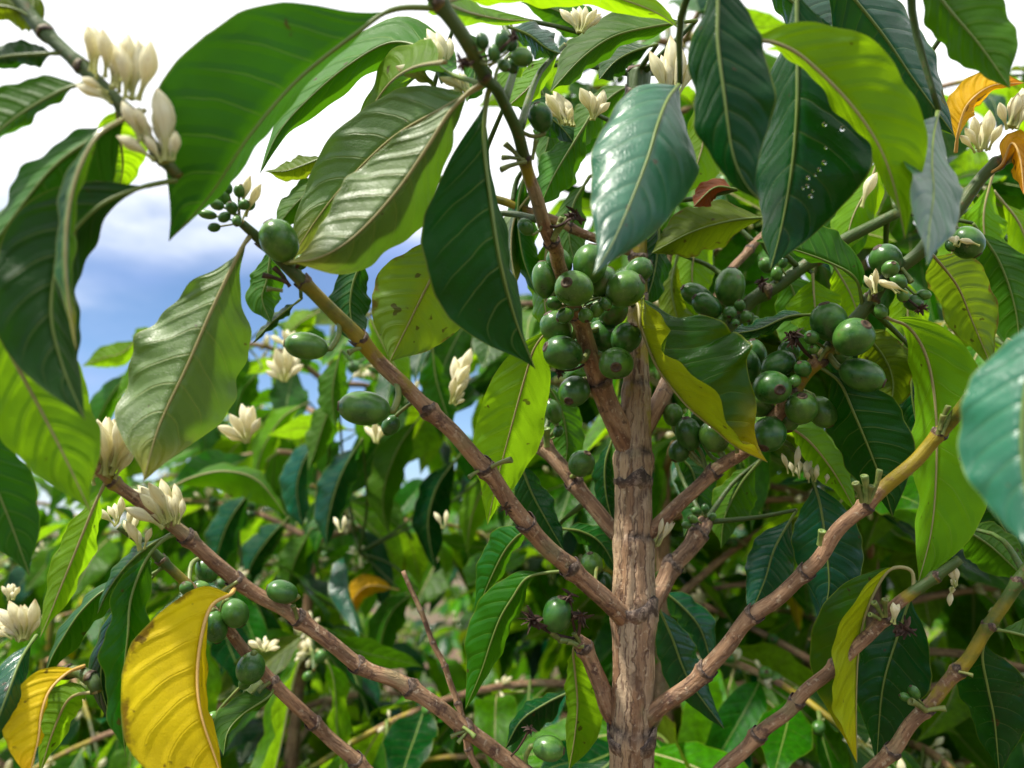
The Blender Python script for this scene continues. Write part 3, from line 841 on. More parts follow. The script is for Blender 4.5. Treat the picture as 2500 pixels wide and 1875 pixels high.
# ------------------------------------------------------------------ generic leaves, blossom and berries for the trees behind
def generic_leaf(mat, seed, n=18, NV=4, rib=True):
    rnd = random.Random(seed)
    x = np.linspace(0, 1, n)
    dr = rnd.uniform(0.10, 0.45); sw = rnd.uniform(-0.12, 0.12)
    mid = np.stack([x * (1 - 0.12 * dr), sw * x ** 2, -dr * x ** 2 + 0.05 * np.sin(x * 5 + seed)], 1)
    T = unit_rows(np.gradient(mid, axis=0))
    S = unit_rows(np.cross(np.array([0, 0, 1.0])[None, :], T)); U = np.cross(T, S)
    f = rnd.uniform(0.05, 0.6)
    dR = S * math.cos(f) + U * math.sin(f); nR = U * math.cos(f) - S * math.sin(f)
    dL = -S * math.cos(f) + U * math.sin(f); nL = U * math.cos(f) + S * math.sin(f)
    # R side of leaf_arrays is -S here so that the upper face winds outwards
    V, F, fm, uv = leaf_arrays(mid, T, dL, dR, nL, nR, rnd.uniform(0.18, 0.24), NV=NV, wave=0.10, nw=2.6, quilt=0.012, seed=seed, flip=False, ribr=0.010, pet=0.07)
    if not rib:
        k = fm.count(0); F = F[:k]; fm = fm[:k]; nv = 1 + max(max(f) for f in F); V = V[:nv]; uv = uv[:nv]
    return V, F, fm, uv
GEN = []; LOD = []
for i, mt in enumerate(['mid', 'mid', 'dark', 'light', 'teal', 'mid', 'light', 'dark', 'lime', 'teal', 'mid', 'light', 'olive', 'dark', 'yellow']):
    V, F, fm, uv = generic_leaf(mt, 40 + i)
    me = build_mesh('leaf', V, F, [M[mt], M[RIB.get(mt, 'rib')]], fm, uv)
    GEN.append((mt, me, V, F, fm, uv))
    LOD.append((mt, None) + generic_leaf(mt, 40 + i, 10, 2, False))
GENW = [3, 3, 0.9, 4.5, 1.4, 3, 4.5, 0.8, 4.0, 1.2, 3, 4.5, 1.0, 1.2, 0.12]

def generic_cluster(seed):
    rnd = random.Random(seed); Vs = []; Fs = []; UV = []
    for k in range(rnd.randint(6, 10)):
        dr = unit([rnd.gauss(0, 1), rnd.gauss(0, 1), rnd.uniform(0.2, 1.4)]); b = dr * 0.003
        L = rnd.uniform(0.012, 0.019)
        V, F, uv = bud_arrays(b, b + dr * L, L * 0.34, nseg=8)
        o = sum(len(v) for v in Vs); Vs.append(V); Fs += [tuple(q + o for q in f) for f in F]; UV += uv
    return build_mesh('flower_cluster', np.vstack(Vs), Fs, [M['petal']], uv=UV)
GCL = [generic_cluster(s) for s in range(4)]
def generic_berry():
    V, F, fm = berry_arrays(np.zeros(3), np.array([1.0, 0, 0]), 0.0145, 0.012, np.array([-0.011, 0.001, 0.0]), nseg=14, nr=10)
    return build_mesh('berry', V, F, [M['berry'], M['calyx'], M['stalk']], fm)
GBE = generic_berry()

def mat4(loc, X, up, roll, s):
    X = unit(X); Y = np.cross(up, X)
    if np.linalg.norm(Y) < 1e-3: Y = np.cross([0, 1.0, 0.1], X)
    Y = unit(Y); Z = np.cross(X, Y)
    c, si = math.cos(roll), math.sin(roll)
    Y2 = Y * c + Z * si; Z2 = np.cross(X, Y2)
    m = np.eye(4); m[:3, 0] = X * s; m[:3, 1] = Y2 * s; m[:3, 2] = Z2 * s; m[:3, 3] = loc
    return m

def place(name, me, parent, m):
    o = bpy.data.objects.new(name, me); COL.objects.link(o)
    o.parent = parent
    mm = m.copy(); mm[:3, 3] -= WLOC[parent.name]
    o.matrix_basis = Matrix(mm.tolist())
    return o

def coffee_tree(label, base, h, seed, cap, reach=0.42, zlow=0.5, step=0.085, leafL=0.135, fprob=0.45, bprob=0.2, group=None, mindist=0.5, trunk_r=0.017, lean=(0, 0), gaze=None):
    rnd = random.Random(seed)
    bx, by = base
    zb = -0.06 * max(0, math.hypot(bx, by) - 12) - 0.03
    t = thing('coffee_tree', label, 'tree', (bx, by, zb), group)
    nz = 40
    zz = np.linspace(zb, h, nz)
    path = np.stack([bx + lean[0] * (zz / h) ** 2 + 0.02 * np.sin(zz * 3 + seed), by + lean[1] * (zz / h) ** 2 + 0.02 * np.cos(zz * 2.6 + seed), zz], 1)
    near = math.hypot(bx, by) < 1.4
    rad = np.linspace(trunk_r, 0.004, nz)
    tn = np.arange(zlow, h - 0.03, step)
    tr = bark_tube('trunk', path, rad, t, [(z - zb) / (h - zb) for z in tn] if near else [], segs=10, young=(0.8, 1.0), collar=False, seed=seed % 50, fiss=0.0)
    SAMPLES.setdefault(t.name, []).append((tr, path))
    leaves = []
    ang = rnd.uniform(0, 3)
    for z in tn:
        ang += math.pi / 2 + rnd.uniform(-.35, .35)
        for sd in (0, math.pi):
            if rnd.random() < 0.1: continue
            a = ang + sd + rnd.uniform(-.25, .25)
            f = (z - zlow) / (h - zlow)
            Lb = reach * (1.0 - 0.72 * f ** 1.6) * rnd.uniform(0.75, 1.15)
            p0 = np.array([np.interp(z, zz, path[:, 0]), np.interp(z, zz, path[:, 1]), z])
            hd = np.array([math.cos(a), math.sin(a), 0])
            rise = rnd.uniform(0.25, 0.75); droop = rnd.uniform(0.3, 0.8)
            q = np.linspace(0, 1, 14)
            bp = p0 + hd * (Lb * q)[:, None] + np.array([0, 0, 1.0]) * (Lb * (rise * q - droop * q ** 2))[:, None]
            if min(np.linalg.norm(bp - CAM, axis=1)) < mindist * 0.8: continue
            bo = bark_tube('branch', bp, np.linspace(0.0048, 0.0018, 14), t, np.arange(0.2, 0.95, 0.15) if near else [], segs=7, young=(0.35, 0.8), collar=False, seed=rnd.randint(0, 90))
            SAMPLES[t.name].append((bo, bp))
            nn = max(3, int(Lb / 0.045)); start = 0.25
            Tb = unit_rows(np.gradient(bp, axis=0))
            for k in range(nn + 1):
                fr = start + (1 - start) * k / nn
                c = np.array([np.interp(fr, q, bp[:, j]) for j in range(3)]); tb = unit([np.interp(fr, q, Tb[:, j]) for j in range(3)])
                side = unit(np.cross(tb, [0, 0, 1.0]))
                if rnd.random() < fprob: leaves.append(('f', bo, c, mat4(c, unit([rnd.gauss(0, .5), rnd.gauss(0, .5), 1]), tb, rnd.uniform(0, 6), rnd.uniform(0.8, 1.15))))
                if rnd.random() < bprob:
                    for _ in range(rnd.randint(1, 4)):
                        dv = unit([rnd.gauss(0, 1), rnd.gauss(0, 1), rnd.gauss(0, .7)])
                        leaves.append(('b', bo, c, mat4(c + dv * 0.013, dv, [0, 0, 1.0], 0, rnd.uniform(0.75, 1.1))))
                for s in (-1, 1):
                    if rnd.random() < 0.13: continue
                    dv = side * s * rnd.uniform(0.5, 1.0) + tb * rnd.uniform(0.2, 0.9) + np.array([0, 0, rnd.uniform(-1.15, 0.12)])
                    L = leafL * rnd.uniform(0.7, 1.15)
                    if k == nn: dv = tb + side * s * 0.5 + np.array([0, 0, rnd.uniform(-.3, .5)]); L *= 0.75
                    if np.linalg.norm(c + unit(dv) * L * 0.5 - CAM) < mindist: continue
                    leaves.append(('l', bo, c, mat4(c, dv, [0, 0, 1.0], rnd.gauss(0, 0.5), L)))
    # leaves seen largest become single parts, the rest one mass
    def key(e):
        x, y, d = proj(e[2])
        return d if (d > 0 and -150 < x < 2650 and -150 < y < 2000) else 1000 + abs(d)
    leaves.sort(key=key)
    rest = []; cnt = 0; fc = 0; bc = 0
    for e in leaves:
        inv = key(e) < 1000
        if e[0] == 'f':
            if inv and fc < 90: place('flower_cluster', GCL[rnd.randrange(4)], e[1], e[3]); fc += 1
        elif e[0] == 'b':
            if inv and bc < 90: place('berry', GBE, e[1], e[3]); bc += 1
        elif inv and cnt < cap:
            g = rnd.choices(GEN, GENW)[0]
            mm = e[3]; mm[:3, 1] *= rnd.uniform(0.72, 1.15); mm[:3, 2] *= rnd.uniform(0.7, 1.6)
            place('leaf', g[1], e[1], mm); cnt += 1
        else: rest.append((rnd.choices(range(len(GEN)), GENW)[0], e[3]))
    if rest:
        mats = []; Vs = []; Fs = []; FM = []; UV = []; o = 0
        for gi, m in rest:
            mt, me, V, F, fm, uv = LOD[gi]
            for mm in (mt, RIB.get(mt, 'rib')):
                if mm not in mats: mats.append(mm)
            ids = (mats.index(mt), mats.index(RIB.get(mt, 'rib')))
            Vs.append(V @ m[:3, :3].T + m[:3, 3]); Fs += [tuple(q + o for q in f) for f in F]; FM += [ids[q] for q in fm]; UV.append(uv); o += len(V)
        me = build_mesh('crown', np.vstack(Vs) - WLOC[t.name], Fs, [M[q] for q in mats], FM, np.vstack(UV))
        c = link('crown', me, t, WLOC[t.name]); c['kind'] = 'stuff'
    return t

# ------------------------------------------------------------------ the tree in front: trunk and branches
trunk_top = [(1538, 2250, .405), (1540, 2050, .397), (1541, 1875, .39), (1543, 1760, .388), (1546, 1640, .388), (1546, 1500, .39), (1545, 1310, .395), (1547, 1110, .40), (1552, 960, .405), (1556, 830, .41), (1557, 640, .415), (1556, 420, .42), (1556, 250, .425), (1560, 178, .427)]
tp3 = [P(*q) for q in trunk_top]
g0 = tp3[0].copy(); g0[2] = -0.03; g0 += np.array([0.02, 0.03, 0])
MAIN = thing('coffee_tree', 'coffee tree with scaly pinkish brown trunk and branches loaded with green berries', 'tree', g0)
def main_trunk():
    low = np.array([g0, g0 + np.array([0.004, 0.0, 0.35]), (g0 + tp3[0]) / 2 + np.array([0.012, 0, 0.1])])
    pl = catmull(np.vstack([low, tp3[:1]]), 60)[:-1]
    ph = catmull(np.array(tp3), 330)
    path = np.vstack([pl, ph])
    w = np.interp([proj(q)[1] for q in ph], [178, 250, 420, 640, 830, 960, 1110, 1310, 1500, 1640, 1875, 2250], [56, 54, 46, 44, 48, 66, 84, 88, 100, 100, 106, 112])
    rh = w / 2 / FPX * np.array([proj(q)[2] for q in ph])
    rl = np.linspace(0.019, rh[0], len(pl))
    rad = np.concatenate([rl, rh])
    s = np.concatenate([[0], np.cumsum(np.linalg.norm(np.diff(path, axis=0), axis=1))])
    fr = []
    for y in (1790, 1505, 1330, 1120, 950, 760, 560, 380, 1960, 2120):
        k = len(pl) + int(np.argmin([abs(proj(q)[1] - y) for q in ph])); fr.append(s[k] / s[-1])
    fr += [0.1, 0.22, 0.34, 0.46, 0.58]
    ob = bark_tube('trunk', path, rad, MAIN, fr, segs=56, young=(0.86, 0.97), swell=0.10, fiss=0.28, seed=5, mature=1.0)
    BR['TR'] = dict(obj=ob, path=ph, rad=rh, tree=MAIN); SAMPLES.setdefault(MAIN.name, []).append((ob, path))
    # sawn-off top
    c = path[-1]; T = unit(path[-1] - path[-2]); Bm = basis(T); V = []; F = []
    for k, (h, r) in enumerate(((0, 1.06), (.0012, 1.08), (.0022, .95), (.0018, .3))):
        for j in range(18):
            a = 2 * math.pi * j / 18
            V.append(c + T * h * (1 + .4 * math.sin(3 * a)) + (Bm[:, 1] * math.cos(a) + Bm[:, 2] * math.sin(a)) * rad[-1] * r)
    for i in range(3):
        for j in range(18): F.append((i * 18 + j, i * 18 + (j + 1) % 18, (i + 1) * 18 + (j + 1) % 18, (i + 1) * 18 + j))
    F.append(tuple(54 + j for j in range(18)))
    link('cut_end', build_mesh('cut_end', np.array(V) - c, F, [M['cut']]), ob, c)
main_trunk()
def depths(pts, ds):
    f = np.linspace(0, 1, len(pts)); dd = np.interp(f, np.linspace(0, 1, len(ds)), ds)
    return [(x, y, d) for (x, y), d in zip(pts, dd)]
def mb(key, pts, ds, w0, w1, **kw): return px_branch(key, kw.pop('tree', MAIN), depths(pts, ds), w0, w1, **kw)
mb('B1', [(1545, 1528), (1505, 1490), (1398, 1390), (1289, 1289), (1190, 1146), (1047, 1003), (887, 838), (748, 697), (640, 590), (590, 545)], [.392, .37, .34, .312, .30], [60,57,54,50,48,46,45,40,32,26], None, young=(0.46, 0.95), nodes=[2, 3, 4, 5, 6, 7, 8])
mb('B2', [(1545, 1120), (1505, 1030), (1466, 940), (1428, 836), (1412, 770), (1362, 640), (1346, 590), (1283, 395), (1225, 240), (1188, 195), (1143, 105), (1075, 12), (1020, -60)], [.40, .395, .375, .33, .285, .262, .25], [72,68,62,52,47,42,41,37,34,36,44,46,46], None, young=(0.60, 0.72), nodes=[2, 4, 6, 7, 9, 11])
mb('B3', [(1530, 1330), (1495, 1290), (1402, 1182), (1331, 1092), (1322, 1072)], [.40, .415, .43], 40, 36, nodes=[2, 3])
mb('B4', [(1555, 1335), (1600, 1285), (1740, 1158), (1826, 1088), (1935, 965), (1995, 882), (2120, 738), (2200, 655), (2268, 592), (2352, 490), (2425, 408), (2490, 372), (2560, 340)], [.398, .392, .385, .372, .36, .352, .35], [46,42,40,40,44,42,40,38,40,38,36,34,34], None, young=(0.34, 0.52), nodes=[2, 4, 5, 6, 8, 10, 11])
mb('B5', [(1575, 1510), (1592, 1478), (1640, 1395), (1700, 1310), (1722, 1275)], [.40, .425, .44], 46, 40, nodes=[2, 3])
mb('B6', [(1545, 1785), (1590, 1745), (1712, 1645), (1838, 1508), (1965, 1395), (2105, 1240), (2290, 1068), (2345, 1000), (2400, 925), (2470, 830)], [.39, .372, .35, .325, .305], [56,51,47,45,42,41,39,35,32,28], None, young=(0.42, 0.95), nodes=[2, 3, 4, 5, 6])
mb('B7', [(1540, 2110), (1680, 1975), (1842, 1800), (1939, 1723), (2036, 1628), (2152, 1515), (2222, 1452), (2285, 1408), (2345, 1365)], [.40, .385, .372, .365], [46,44,40,38,38,36,34,30,26], None, young=(0.80, 0.90), nodes=[2, 3, 4, 5, 7])
mb('B8', [(1540, 2200), (1850, 2060), (2060, 1935), (2171, 1833), (2260, 1734), (2336, 1637), (2412, 1534), (2483, 1428), (2560, 1310)], [.402, .385, .37, .36], [46,44,42,40,38,38,34,36,36], None, young=(0.45, 0.95), nodes=[3, 4, 5, 6, 7])
mb('B9', [(1542, 2080), (1400, 1975), (1254, 1867), (1144, 1783), (1001, 1681), (878, 1622), (731, 1513), (582, 1420), (456, 1312), (370, 1245), (280, 1180), (215, 1120)], [.40, .38, .362, .348, .33, .318], [52,48,46,46,45,44,42,42,40,36,34,30], None, young=(0.86, 1.1), nodes=[3, 4, 5, 6, 7, 8, 10])
mb('B10', [(1540, 2240), (1200, 2110), (1010, 1990), (878, 1867), (773, 1770), (667, 1669), (591, 1580), (548, 1525), (470, 1440), (400, 1373), (345, 1322), (290, 1285)], [.405, .39, .375, .362, .35], [46,44,42,40,38,36,34,32,30,28,26,22], None, young=(0.75, 0.95), nodes=[3, 4, 5, 7, 9])
mb('B11', [(1200, 2090), (1172, 1900), (1144, 1833), (1119, 1719), (1089, 1631), (1060, 1576), (1026, 1491), (984, 1394)], [.40, .40, .405, .41], 19, 11, nodes=[2, 3, 4, 5, 6], segs=10)
mb('B12', [(1530, 1790), (1487, 1728), (1453, 1643), (1424, 1580), (1408, 1562)], [.395, .388, .38], 48, 34, nodes=[3])
mb('B14', [(1565, 1060), (1605, 990), (1640, 930), (1720, 850), (1800, 776), (1863, 718), (1983, 636), (2110, 560), (2190, 520)], [.41, .425, .435, .43, .425], 46, 26, young=(0.15, 0.45), nodes=[2, 4, 5, 6])
mb('B16', [(1556, 620), (1400, 560), (1200, 480), (1000, 420), (880, 395), (800, 380)], [.414, .42, .425, .43], 24, 12, young=(0.2, 0.5), nodes=[1, 2, 3, 4])
mb('B15', [(1640, 930), (1700, 820), (1770, 690), (1830, 606), (1880, 560)], [.428, .46, .47], 26, 18, nodes=[2, 3])

# neighbours whose stems stand just beside the view
NL = thing('coffee_tree', 'flowering coffee tree whose blurred leaves and cream buds hang over the berry tree', 'tree', (-0.47, 0.22, -0.03))
NR = thing('coffee_tree', 'coffee tree with broad glossy leaves overhanging the berry tree under bright sky', 'tree', (0.50, 0.16, -0.03))
for tr, (x, y) in ((NL, (-0.47, 0.22)), (NR, (0.50, 0.16))):
    z = np.linspace(-0.03, 2.0, 60); path = np.stack([x + 0.015 * np.sin(z * 3), y + 0.015 * np.cos(z * 2), z], 1)
    ob = bark_tube('trunk', path, np.linspace(0.02, 0.006, 60), tr, np.arange(0.15, 0.95, 0.07), segs=16, fiss=0.1, collar=False, seed=11)
    SAMPLES.setdefault(tr.name, []).append((ob, path)); 
def world_to(key, tree, start, pts, w0, w1, **kw):
    """branch that starts on a stem at a world point and goes on through photo points"""
    p3 = [np.array(start)] + [P(*q) for q in pts]
    path = catmull(np.array(p3), 110)
    rad = np.linspace(w0, w1, 110)
    s = np.concatenate([[0], np.cumsum(np.linalg.norm(np.diff(path, axis=0), axis=1))])
    fr = [s[int(np.argmin(np.linalg.norm(path - q, axis=1)))] / s[-1] for q in p3[2:-1]]
    ob = bark_tube('branch', path, rad, tree, fr, segs=14, young=kw.get('young', (0.2, 0.5)), seed=len(BR))
    BR[key] = dict(obj=ob, path=path, rad=rad, tree=tree); SAMPLES[tree.name].append((ob, path))
world_to('N1', NL, (-0.47, 0.22, 1.56), [(-300, -180, .27), (-60, -110, .25), (100, 68, .245), (205, 168, .243), (300, 262, .243), (385, 372, .244), (436, 432, .245)], 0.0042, 0.0019)
world_to('N2', NL, (-0.47, 0.22, 1.30), [(-500, 900, .30), (-250, 820, .26), (-130, 700, .235), (-110, 560, .23)], 0.004, 0.0025)
world_to('N5', NL, (-0.47, 0.22, 1.22), [(-400, 1850, .36), (-120, 1800, .345), (60, 1690, .335), (165, 1640, .33), (222, 1655, .325), (236, 1690, .322)], 0.004, 0.0024)
world_to('N3', NR, (0.50, 0.16, 1.66), [(2900, -350, .32), (2480, -240, .29), (2150, -170, .27), (1900, -150, .26), (1745, -120, .255)], 0.0045, 0.0025)
world_to('N4', NR, (0.50, 0.16, 1.40), [(2950, 800, .26), (2680, 720, .21), (2580, 730, .195)], 0.004, 0.0025)

# ------------------------------------------------------------------ leaves read off the photograph
Lf = px_leaf; KMAX[MAIN.name] = 1.12
A_ = MAIN
# --- big leaves of the rising middle branch
Lf(A_, 'deep', 'u', [(1077, 18), (960, 22), (870, 80), (727, 194), (610, 330), (510, 480), (412, 588)], 34, 222, [.255, .25, .25, .255], at='B2', pet=.15, peak=.50, wave=.02)
Lf(A_, 'mid', 'u', [(1175, 205), (1090, 175), (1030, 118), (950, 105), (850, 160), (750, 245), (680, 325), (634, 424)], 52, 48, [.29, .33, .335, .33], W=.020, pet=.14, at='B2')
Lf(A_, 'pale', 'u', [(1185, 205), (1085, 262), (960, 335), (850, 440), (770, 540), (700, 650)], 100, 100, [.30, .325, .33], at='B2', pet=.08)
Lf(A_, 'pale', 'u', [(1180, 203), (1145, 226), (1098, 274), (1043, 359), (980, 451), (904, 540), (836, 599), (769, 632), (704, 641)], 100, 110, [.285, .282, .275], at='B2', peak=.52, pet=.07, W=.0225)
Lf(A_, 'dark', 'u', [(1198, 205), (1186, 250), (1181, 350), (1196, 480), (1222, 640), (1262, 790), (1306, 900)], 30, 190, [.285, .285, .28, .285], at='B2', pet=.05, peak=.52, wave=.03)
Lf(A_, 'patchy', 'u', [(1135, 545), (1090, 610), (1042, 700), (995, 795), (950, 885)], 118, 118, [.345, .34], W=.0225, pet=.04, peak=.52)
Lf(A_, 'light', 'u', [(1412, 785), (1368, 785), (1312, 838), (1285, 910), (1243, 1062), (1212, 1180), (1190, 1282)], 80, 88, [.385, .395, .41], at='B2', pet=.14)
Lf(A_, 'pale', 'u', [(612, 575), (591, 605), (549, 689), (506, 781), (456, 895), (405, 1001), (378, 1070), (350, 1176)], 138, 128, [.30, .29, .28], at='B1', pet=.04, peak=.54, W=.0262, wave=.10)
Lf(A_, 'light', 'u', [(1090, 150), (1010, 165), (950, 205), (895, 285), (858, 360)], 42, 42, [.28, .36], W=.018, at='B2')
Lf(A_, 'olive', 'u', [(800, 380), (745, 402), (695, 418), (645, 418)], 30, 24, [.43], W=.012, at='B16')
Lf(A_, 'mid', 'u', [(850, 392), (770, 455), (715, 505), (660, 575)], 40, 32, [.42], W=.016, at='B16')
Lf(A_, 'mid', 'u', [(665, 590), (652, 680), (640, 730), (662, 790)], 45, 40, [.40], W=.016)
Lf(A_, 'dark', 'u', [(735, 730), (672, 780), (614, 840)], 13, 13, [.41], W=.012)
Lf(A_, 'dark', 'u', [(895, 610), (860, 700), (858, 780), (890, 840)], 48, 52, [.37], W=.018)
# --- top middle
Lf(A_, 'lime', 'u', [(1075, 8), (1180, -22), (1330, -34), (1480, -12), (1600, 30), (1668, 78)], 62, 46, [.262, .28, .30, .31], at='B2')
Lf(A_, 'light', 'u', [(1080, 5), (1150, 32), (1230, 48), (1300, 50)], 42, 30, [.27, .30, .31], at='B2', W=.016)
Lf(A_, 'lime', 'u', [(1077, 10), (1065, -25), (1040, -60), (990, -110)], 40, 40, [.26], at='B2', W=.014)
Lf(A_, 'mid', 'u', [(1700, 50), (1600, 64), (1500, 88), (1420, 142), (1342, 226)], 40, 52, [.33, .325], W=.020)
Lf(A_, 'dark', 'u', [(1605, 108), (1545, 126), (1500, 152), (1462, 195)], 36, 32, [.36], W=.015)
Lf(A_, 'teal', 't', [(1230, 62), (1290, 85), (1335, 118), (1372, 132)], 36, 32, [.315], W=.014)
Lf(A_, 'light', 'u', [(1380, 108), (1335, 160), (1290, 215), (1238, 262)], 32, 38, [.33], W=.015)
Lf(A_, 'dark', 'u', [(1235, 250), (1305, 262), (1365, 305), (1402, 350)], 42, 42, [.35], W=.016)
Lf(A_, 'mid', 'u', [(1448, 275), (1400, 350), (1352, 430), (1318, 505)], 52, 48, [.35], W=.018)
Lf(A_, 'mid', 't', [(1290, 400), (1265, 500), (1275, 620), (1310, 720)], 45, 30, [.37], W=.02)
Lf(A_, 'pale', 'u', [(1330, 440), (1262, 520), (1248, 610), (1262, 700)], 30, 24, [.38], W=.02)
Lf(A_, 'light', 't', [(1345, 560), (1330, 640), (1330, 740), (1345, 830)], 36, 36, [.42], W=.02)
# --- glossy foreground leaves over the top right
T_ = NR
Lf(T_, 'skysheen', 't', [(1660, 205), (1632, 240), (1607, 300), (1580, 390), (1533, 510), (1492, 600), (1448, 672)], 145, 150, [.295, .27, .252, .242], W=.0215, pet=.02, peak=.36, wave=.06, curl=-.25)
Lf(T_, 'dark', 't', [(1745, -120), (1752, 0), (1752, 100), (1768, 230), (1788, 370), (1818, 445), (1858, 492)], 116, 80, [.255, .25, .25], at='N3', W=.0165, pet=.05)
big_drop_leaf = Lf(T_, 'dark', 't', [(1945, -60), (1945, 60), (1946, 170), (1944, 280), (1935, 390), (1920, 490), (1903, 575), (1880, 660)], 185, 95, [.285, .28, .28], W=.0285, pet=.06)
Lf(T_, 'lime', 'u', [(1800, 92), (1846, 96), (1905, 108), (1969, 146), (2070, 246), (2140, 345), (2182, 450), (2210, 582)], 125, 30, [.265, .258, .258, .262], W=.0185, pet=.06, peak=.42)
Lf(T_, 'skysheen', 't', [(2292, 270), (2280, 330), (2276, 400), (2280, 470), (2270, 550), (2263, 648)], 60, 60, [.29, .262, .235], W=.0135, pet=.04, sR=1, sL=-1)
Lf(T_, 'teal', 't', [(1990, -120), (2080, -10), (2160, 90), (2235, 200), (2330, 330)], 70, 105, [.33, .335], W=.022)
Lf(T_, 'teal', 't', [(1850, -70), (1930, 0), (2010, 60), (2110, 150)], 60, 55, [.345], W=.019)
Lf(T_, 'lime', 'u', [(2225, 200), (2262, 245), (2292, 285), (2325, 330)], 22, 24, [.40], W=.012)
Lf(T_, 'mid', 'u', [(2225, -120), (2300, 0), (2390, 108), (2467, 216)], 92, 62, [.275, .268], W=.018)
Lf(A_, 'orange', 'u', [(2333, 372), (2340, 320), (2362, 255), (2420, 210), (2500, 202)], 48, 26, [.345, .338], at='B4', W=.012, pet=.12)
Lf(A_, 'orange', 'u', [(2405, 428), (2445, 402), (2470, 350), (2490, 385), (2500, 475)], 22, 22, [.345, .335], at='B4', W=.010)
Lf(A_, 'mid', 'u', [(2108, 755), (2090, 682), (2030, 643), (1930, 607), (1845, 588)], 14, 78, [.362, .36], at='B4', W=.020, pet=.14)
Lf(A_, 'olive', 'u', [(1890, 530), (1790, 538), (1690, 566), (1590, 618)], 62, 62, [.36, .365], W=.021)
Lf(A_, 'red', 'u', [(1800, 462), (1745, 458), (1692, 505)], 30, 26, [.38], W=.011)
Lf(A_, 'dark', 'u', [(1610, 530), (1606, 610), (1592, 690), (1565, 765)], 36, 62, [.37], W=.019)
Lf(A_, 'fold', 't', [(1545, 728), (1560, 745), (1568, 800), (1601, 887), (1635, 938), (1685, 997), (1749, 1051), (1799, 1092), (1874, 1128)], 210, -50, [.35, .335, .325, .325], sR=1, sL=-1, W=.0345, pet=.03, peak=.42, wave=.07)
Lf(A_, 'dark', 't', [(1995, 768), (1925, 773), (1850, 804), (1775, 816)], 20, 22, [.355], W=.014)
Lf(A_, 'dark', 'u', [(1990, 890), (2020, 908), (2053, 938), (2087, 1013), (2121, 1094), (2158, 1190), (2180, 1262)], 105, 75, [.365, .372, .38], at='B4', W=.022, pet=.08)
Lf(A_, 'olive', 'u', [(2085, 792), (2150, 860), (2180, 930), (2172, 1010)], 55, 62, [.39], W=.02)
Lf(A_, 'light', 'u', [(2125, 742), (2168, 776), (2220, 800), (2262, 870), (2283, 980), (2287, 1120), (2275, 1290), (2237, 1442)], 135, 56, [.362, .375, .378, .375], at='B4', W=.027, pet=.09)
Lf(NR, 'skysheen', 't', [(2575, 735), (2540, 820), (2505, 950), (2495, 1090), (2510, 1230), (2530, 1360)], 120, 142, [.21, .195, .18], at='N4', W=.0165, pet=.04, wave=.06)
Lf(A_, 'patchy', 'u', [(2262, 605), (2335, 695), (2376, 790), (2425, 905)], 68, 58, [.358, .385, .39], at='B4', W=.017)
Lf(A_, 'mid', 'u', [(2375, 545), (2440, 640), (2480, 760), (2490, 880)], 60, 78, [.42], W=.021)
Lf(A_, 'lime', 'u', [(2425, 465), (2495, 560), (2525, 700), (2505, 850)], 45, 48, [.45], W=.018)
Lf(A_, 'light', 'u', [(1984, 668), (1988, 730), (1992, 770), (1998, 825)], 64, 66, [.42], W=.018)
Lf(A_, 'lime', 'u', [(2030, 640), (2075, 715), (2105, 800)], 48, 46, [.44], W=.018)
Lf(A_, 'dark', 't', [(2232, 865), (2226, 960), (2248, 1090)], 34, 34, [.42], W=.016)
Lf(A_, 'light', 'u', [(1910, 1030), (1978, 1080), (2040, 1160), (2090, 1250)], 45, 45, [.40], W=.018)
Lf(A_, 'teal', 't', [(1980, 1155), (2003, 1235), (2016, 1330), (2024, 1430), (2008, 1510)], 85, 80, [.41, .40], W=.021)
Lf(A_, 'teal', 't', [(1945, 1245), (1893, 1335), (1866, 1420), (1828, 1510)], 58, 55, [.42], W=.018)
Lf(A_, 'fold', 't', [(2232, 1452), (2228, 1395), (2188, 1384), (2155, 1408), (2115, 1490), (2096, 1580), (2090, 1700), (2092, 1862)], -52, 112, [.37, .375, .385], at='B7', sR=-1, sL=1, W=.024, pet=.16)
Lf(A_, 'dark', 't', [(2235, 1420), (2192, 1550), (2155, 1680), (2140, 1860)], 95, 70, [.41], W=.022)
Lf(A_, 'dark', 't', [(2412, 1535), (2398, 1600), (2412, 1680), (2428, 1760), (2440, 1890)], 82, 66, [.365, .375], at='B8', W=.020)
Lf(A_, 'mid', 'u', [(2415, 1535), (2470, 1544), (2560, 1570), (2700, 1620)], 44, 44, [.36], at='B8', W=.016)
Lf(A_, 'mid', 'u', [(2340, 1285), (2420, 1335), (2520, 1430)], 55, 62, [.43], W=.018)
Lf(A_, 'dark', 'u', [(2420, 1180), (2440, 1270), (2500, 1360)], 60, 60, [.45], W=.02)
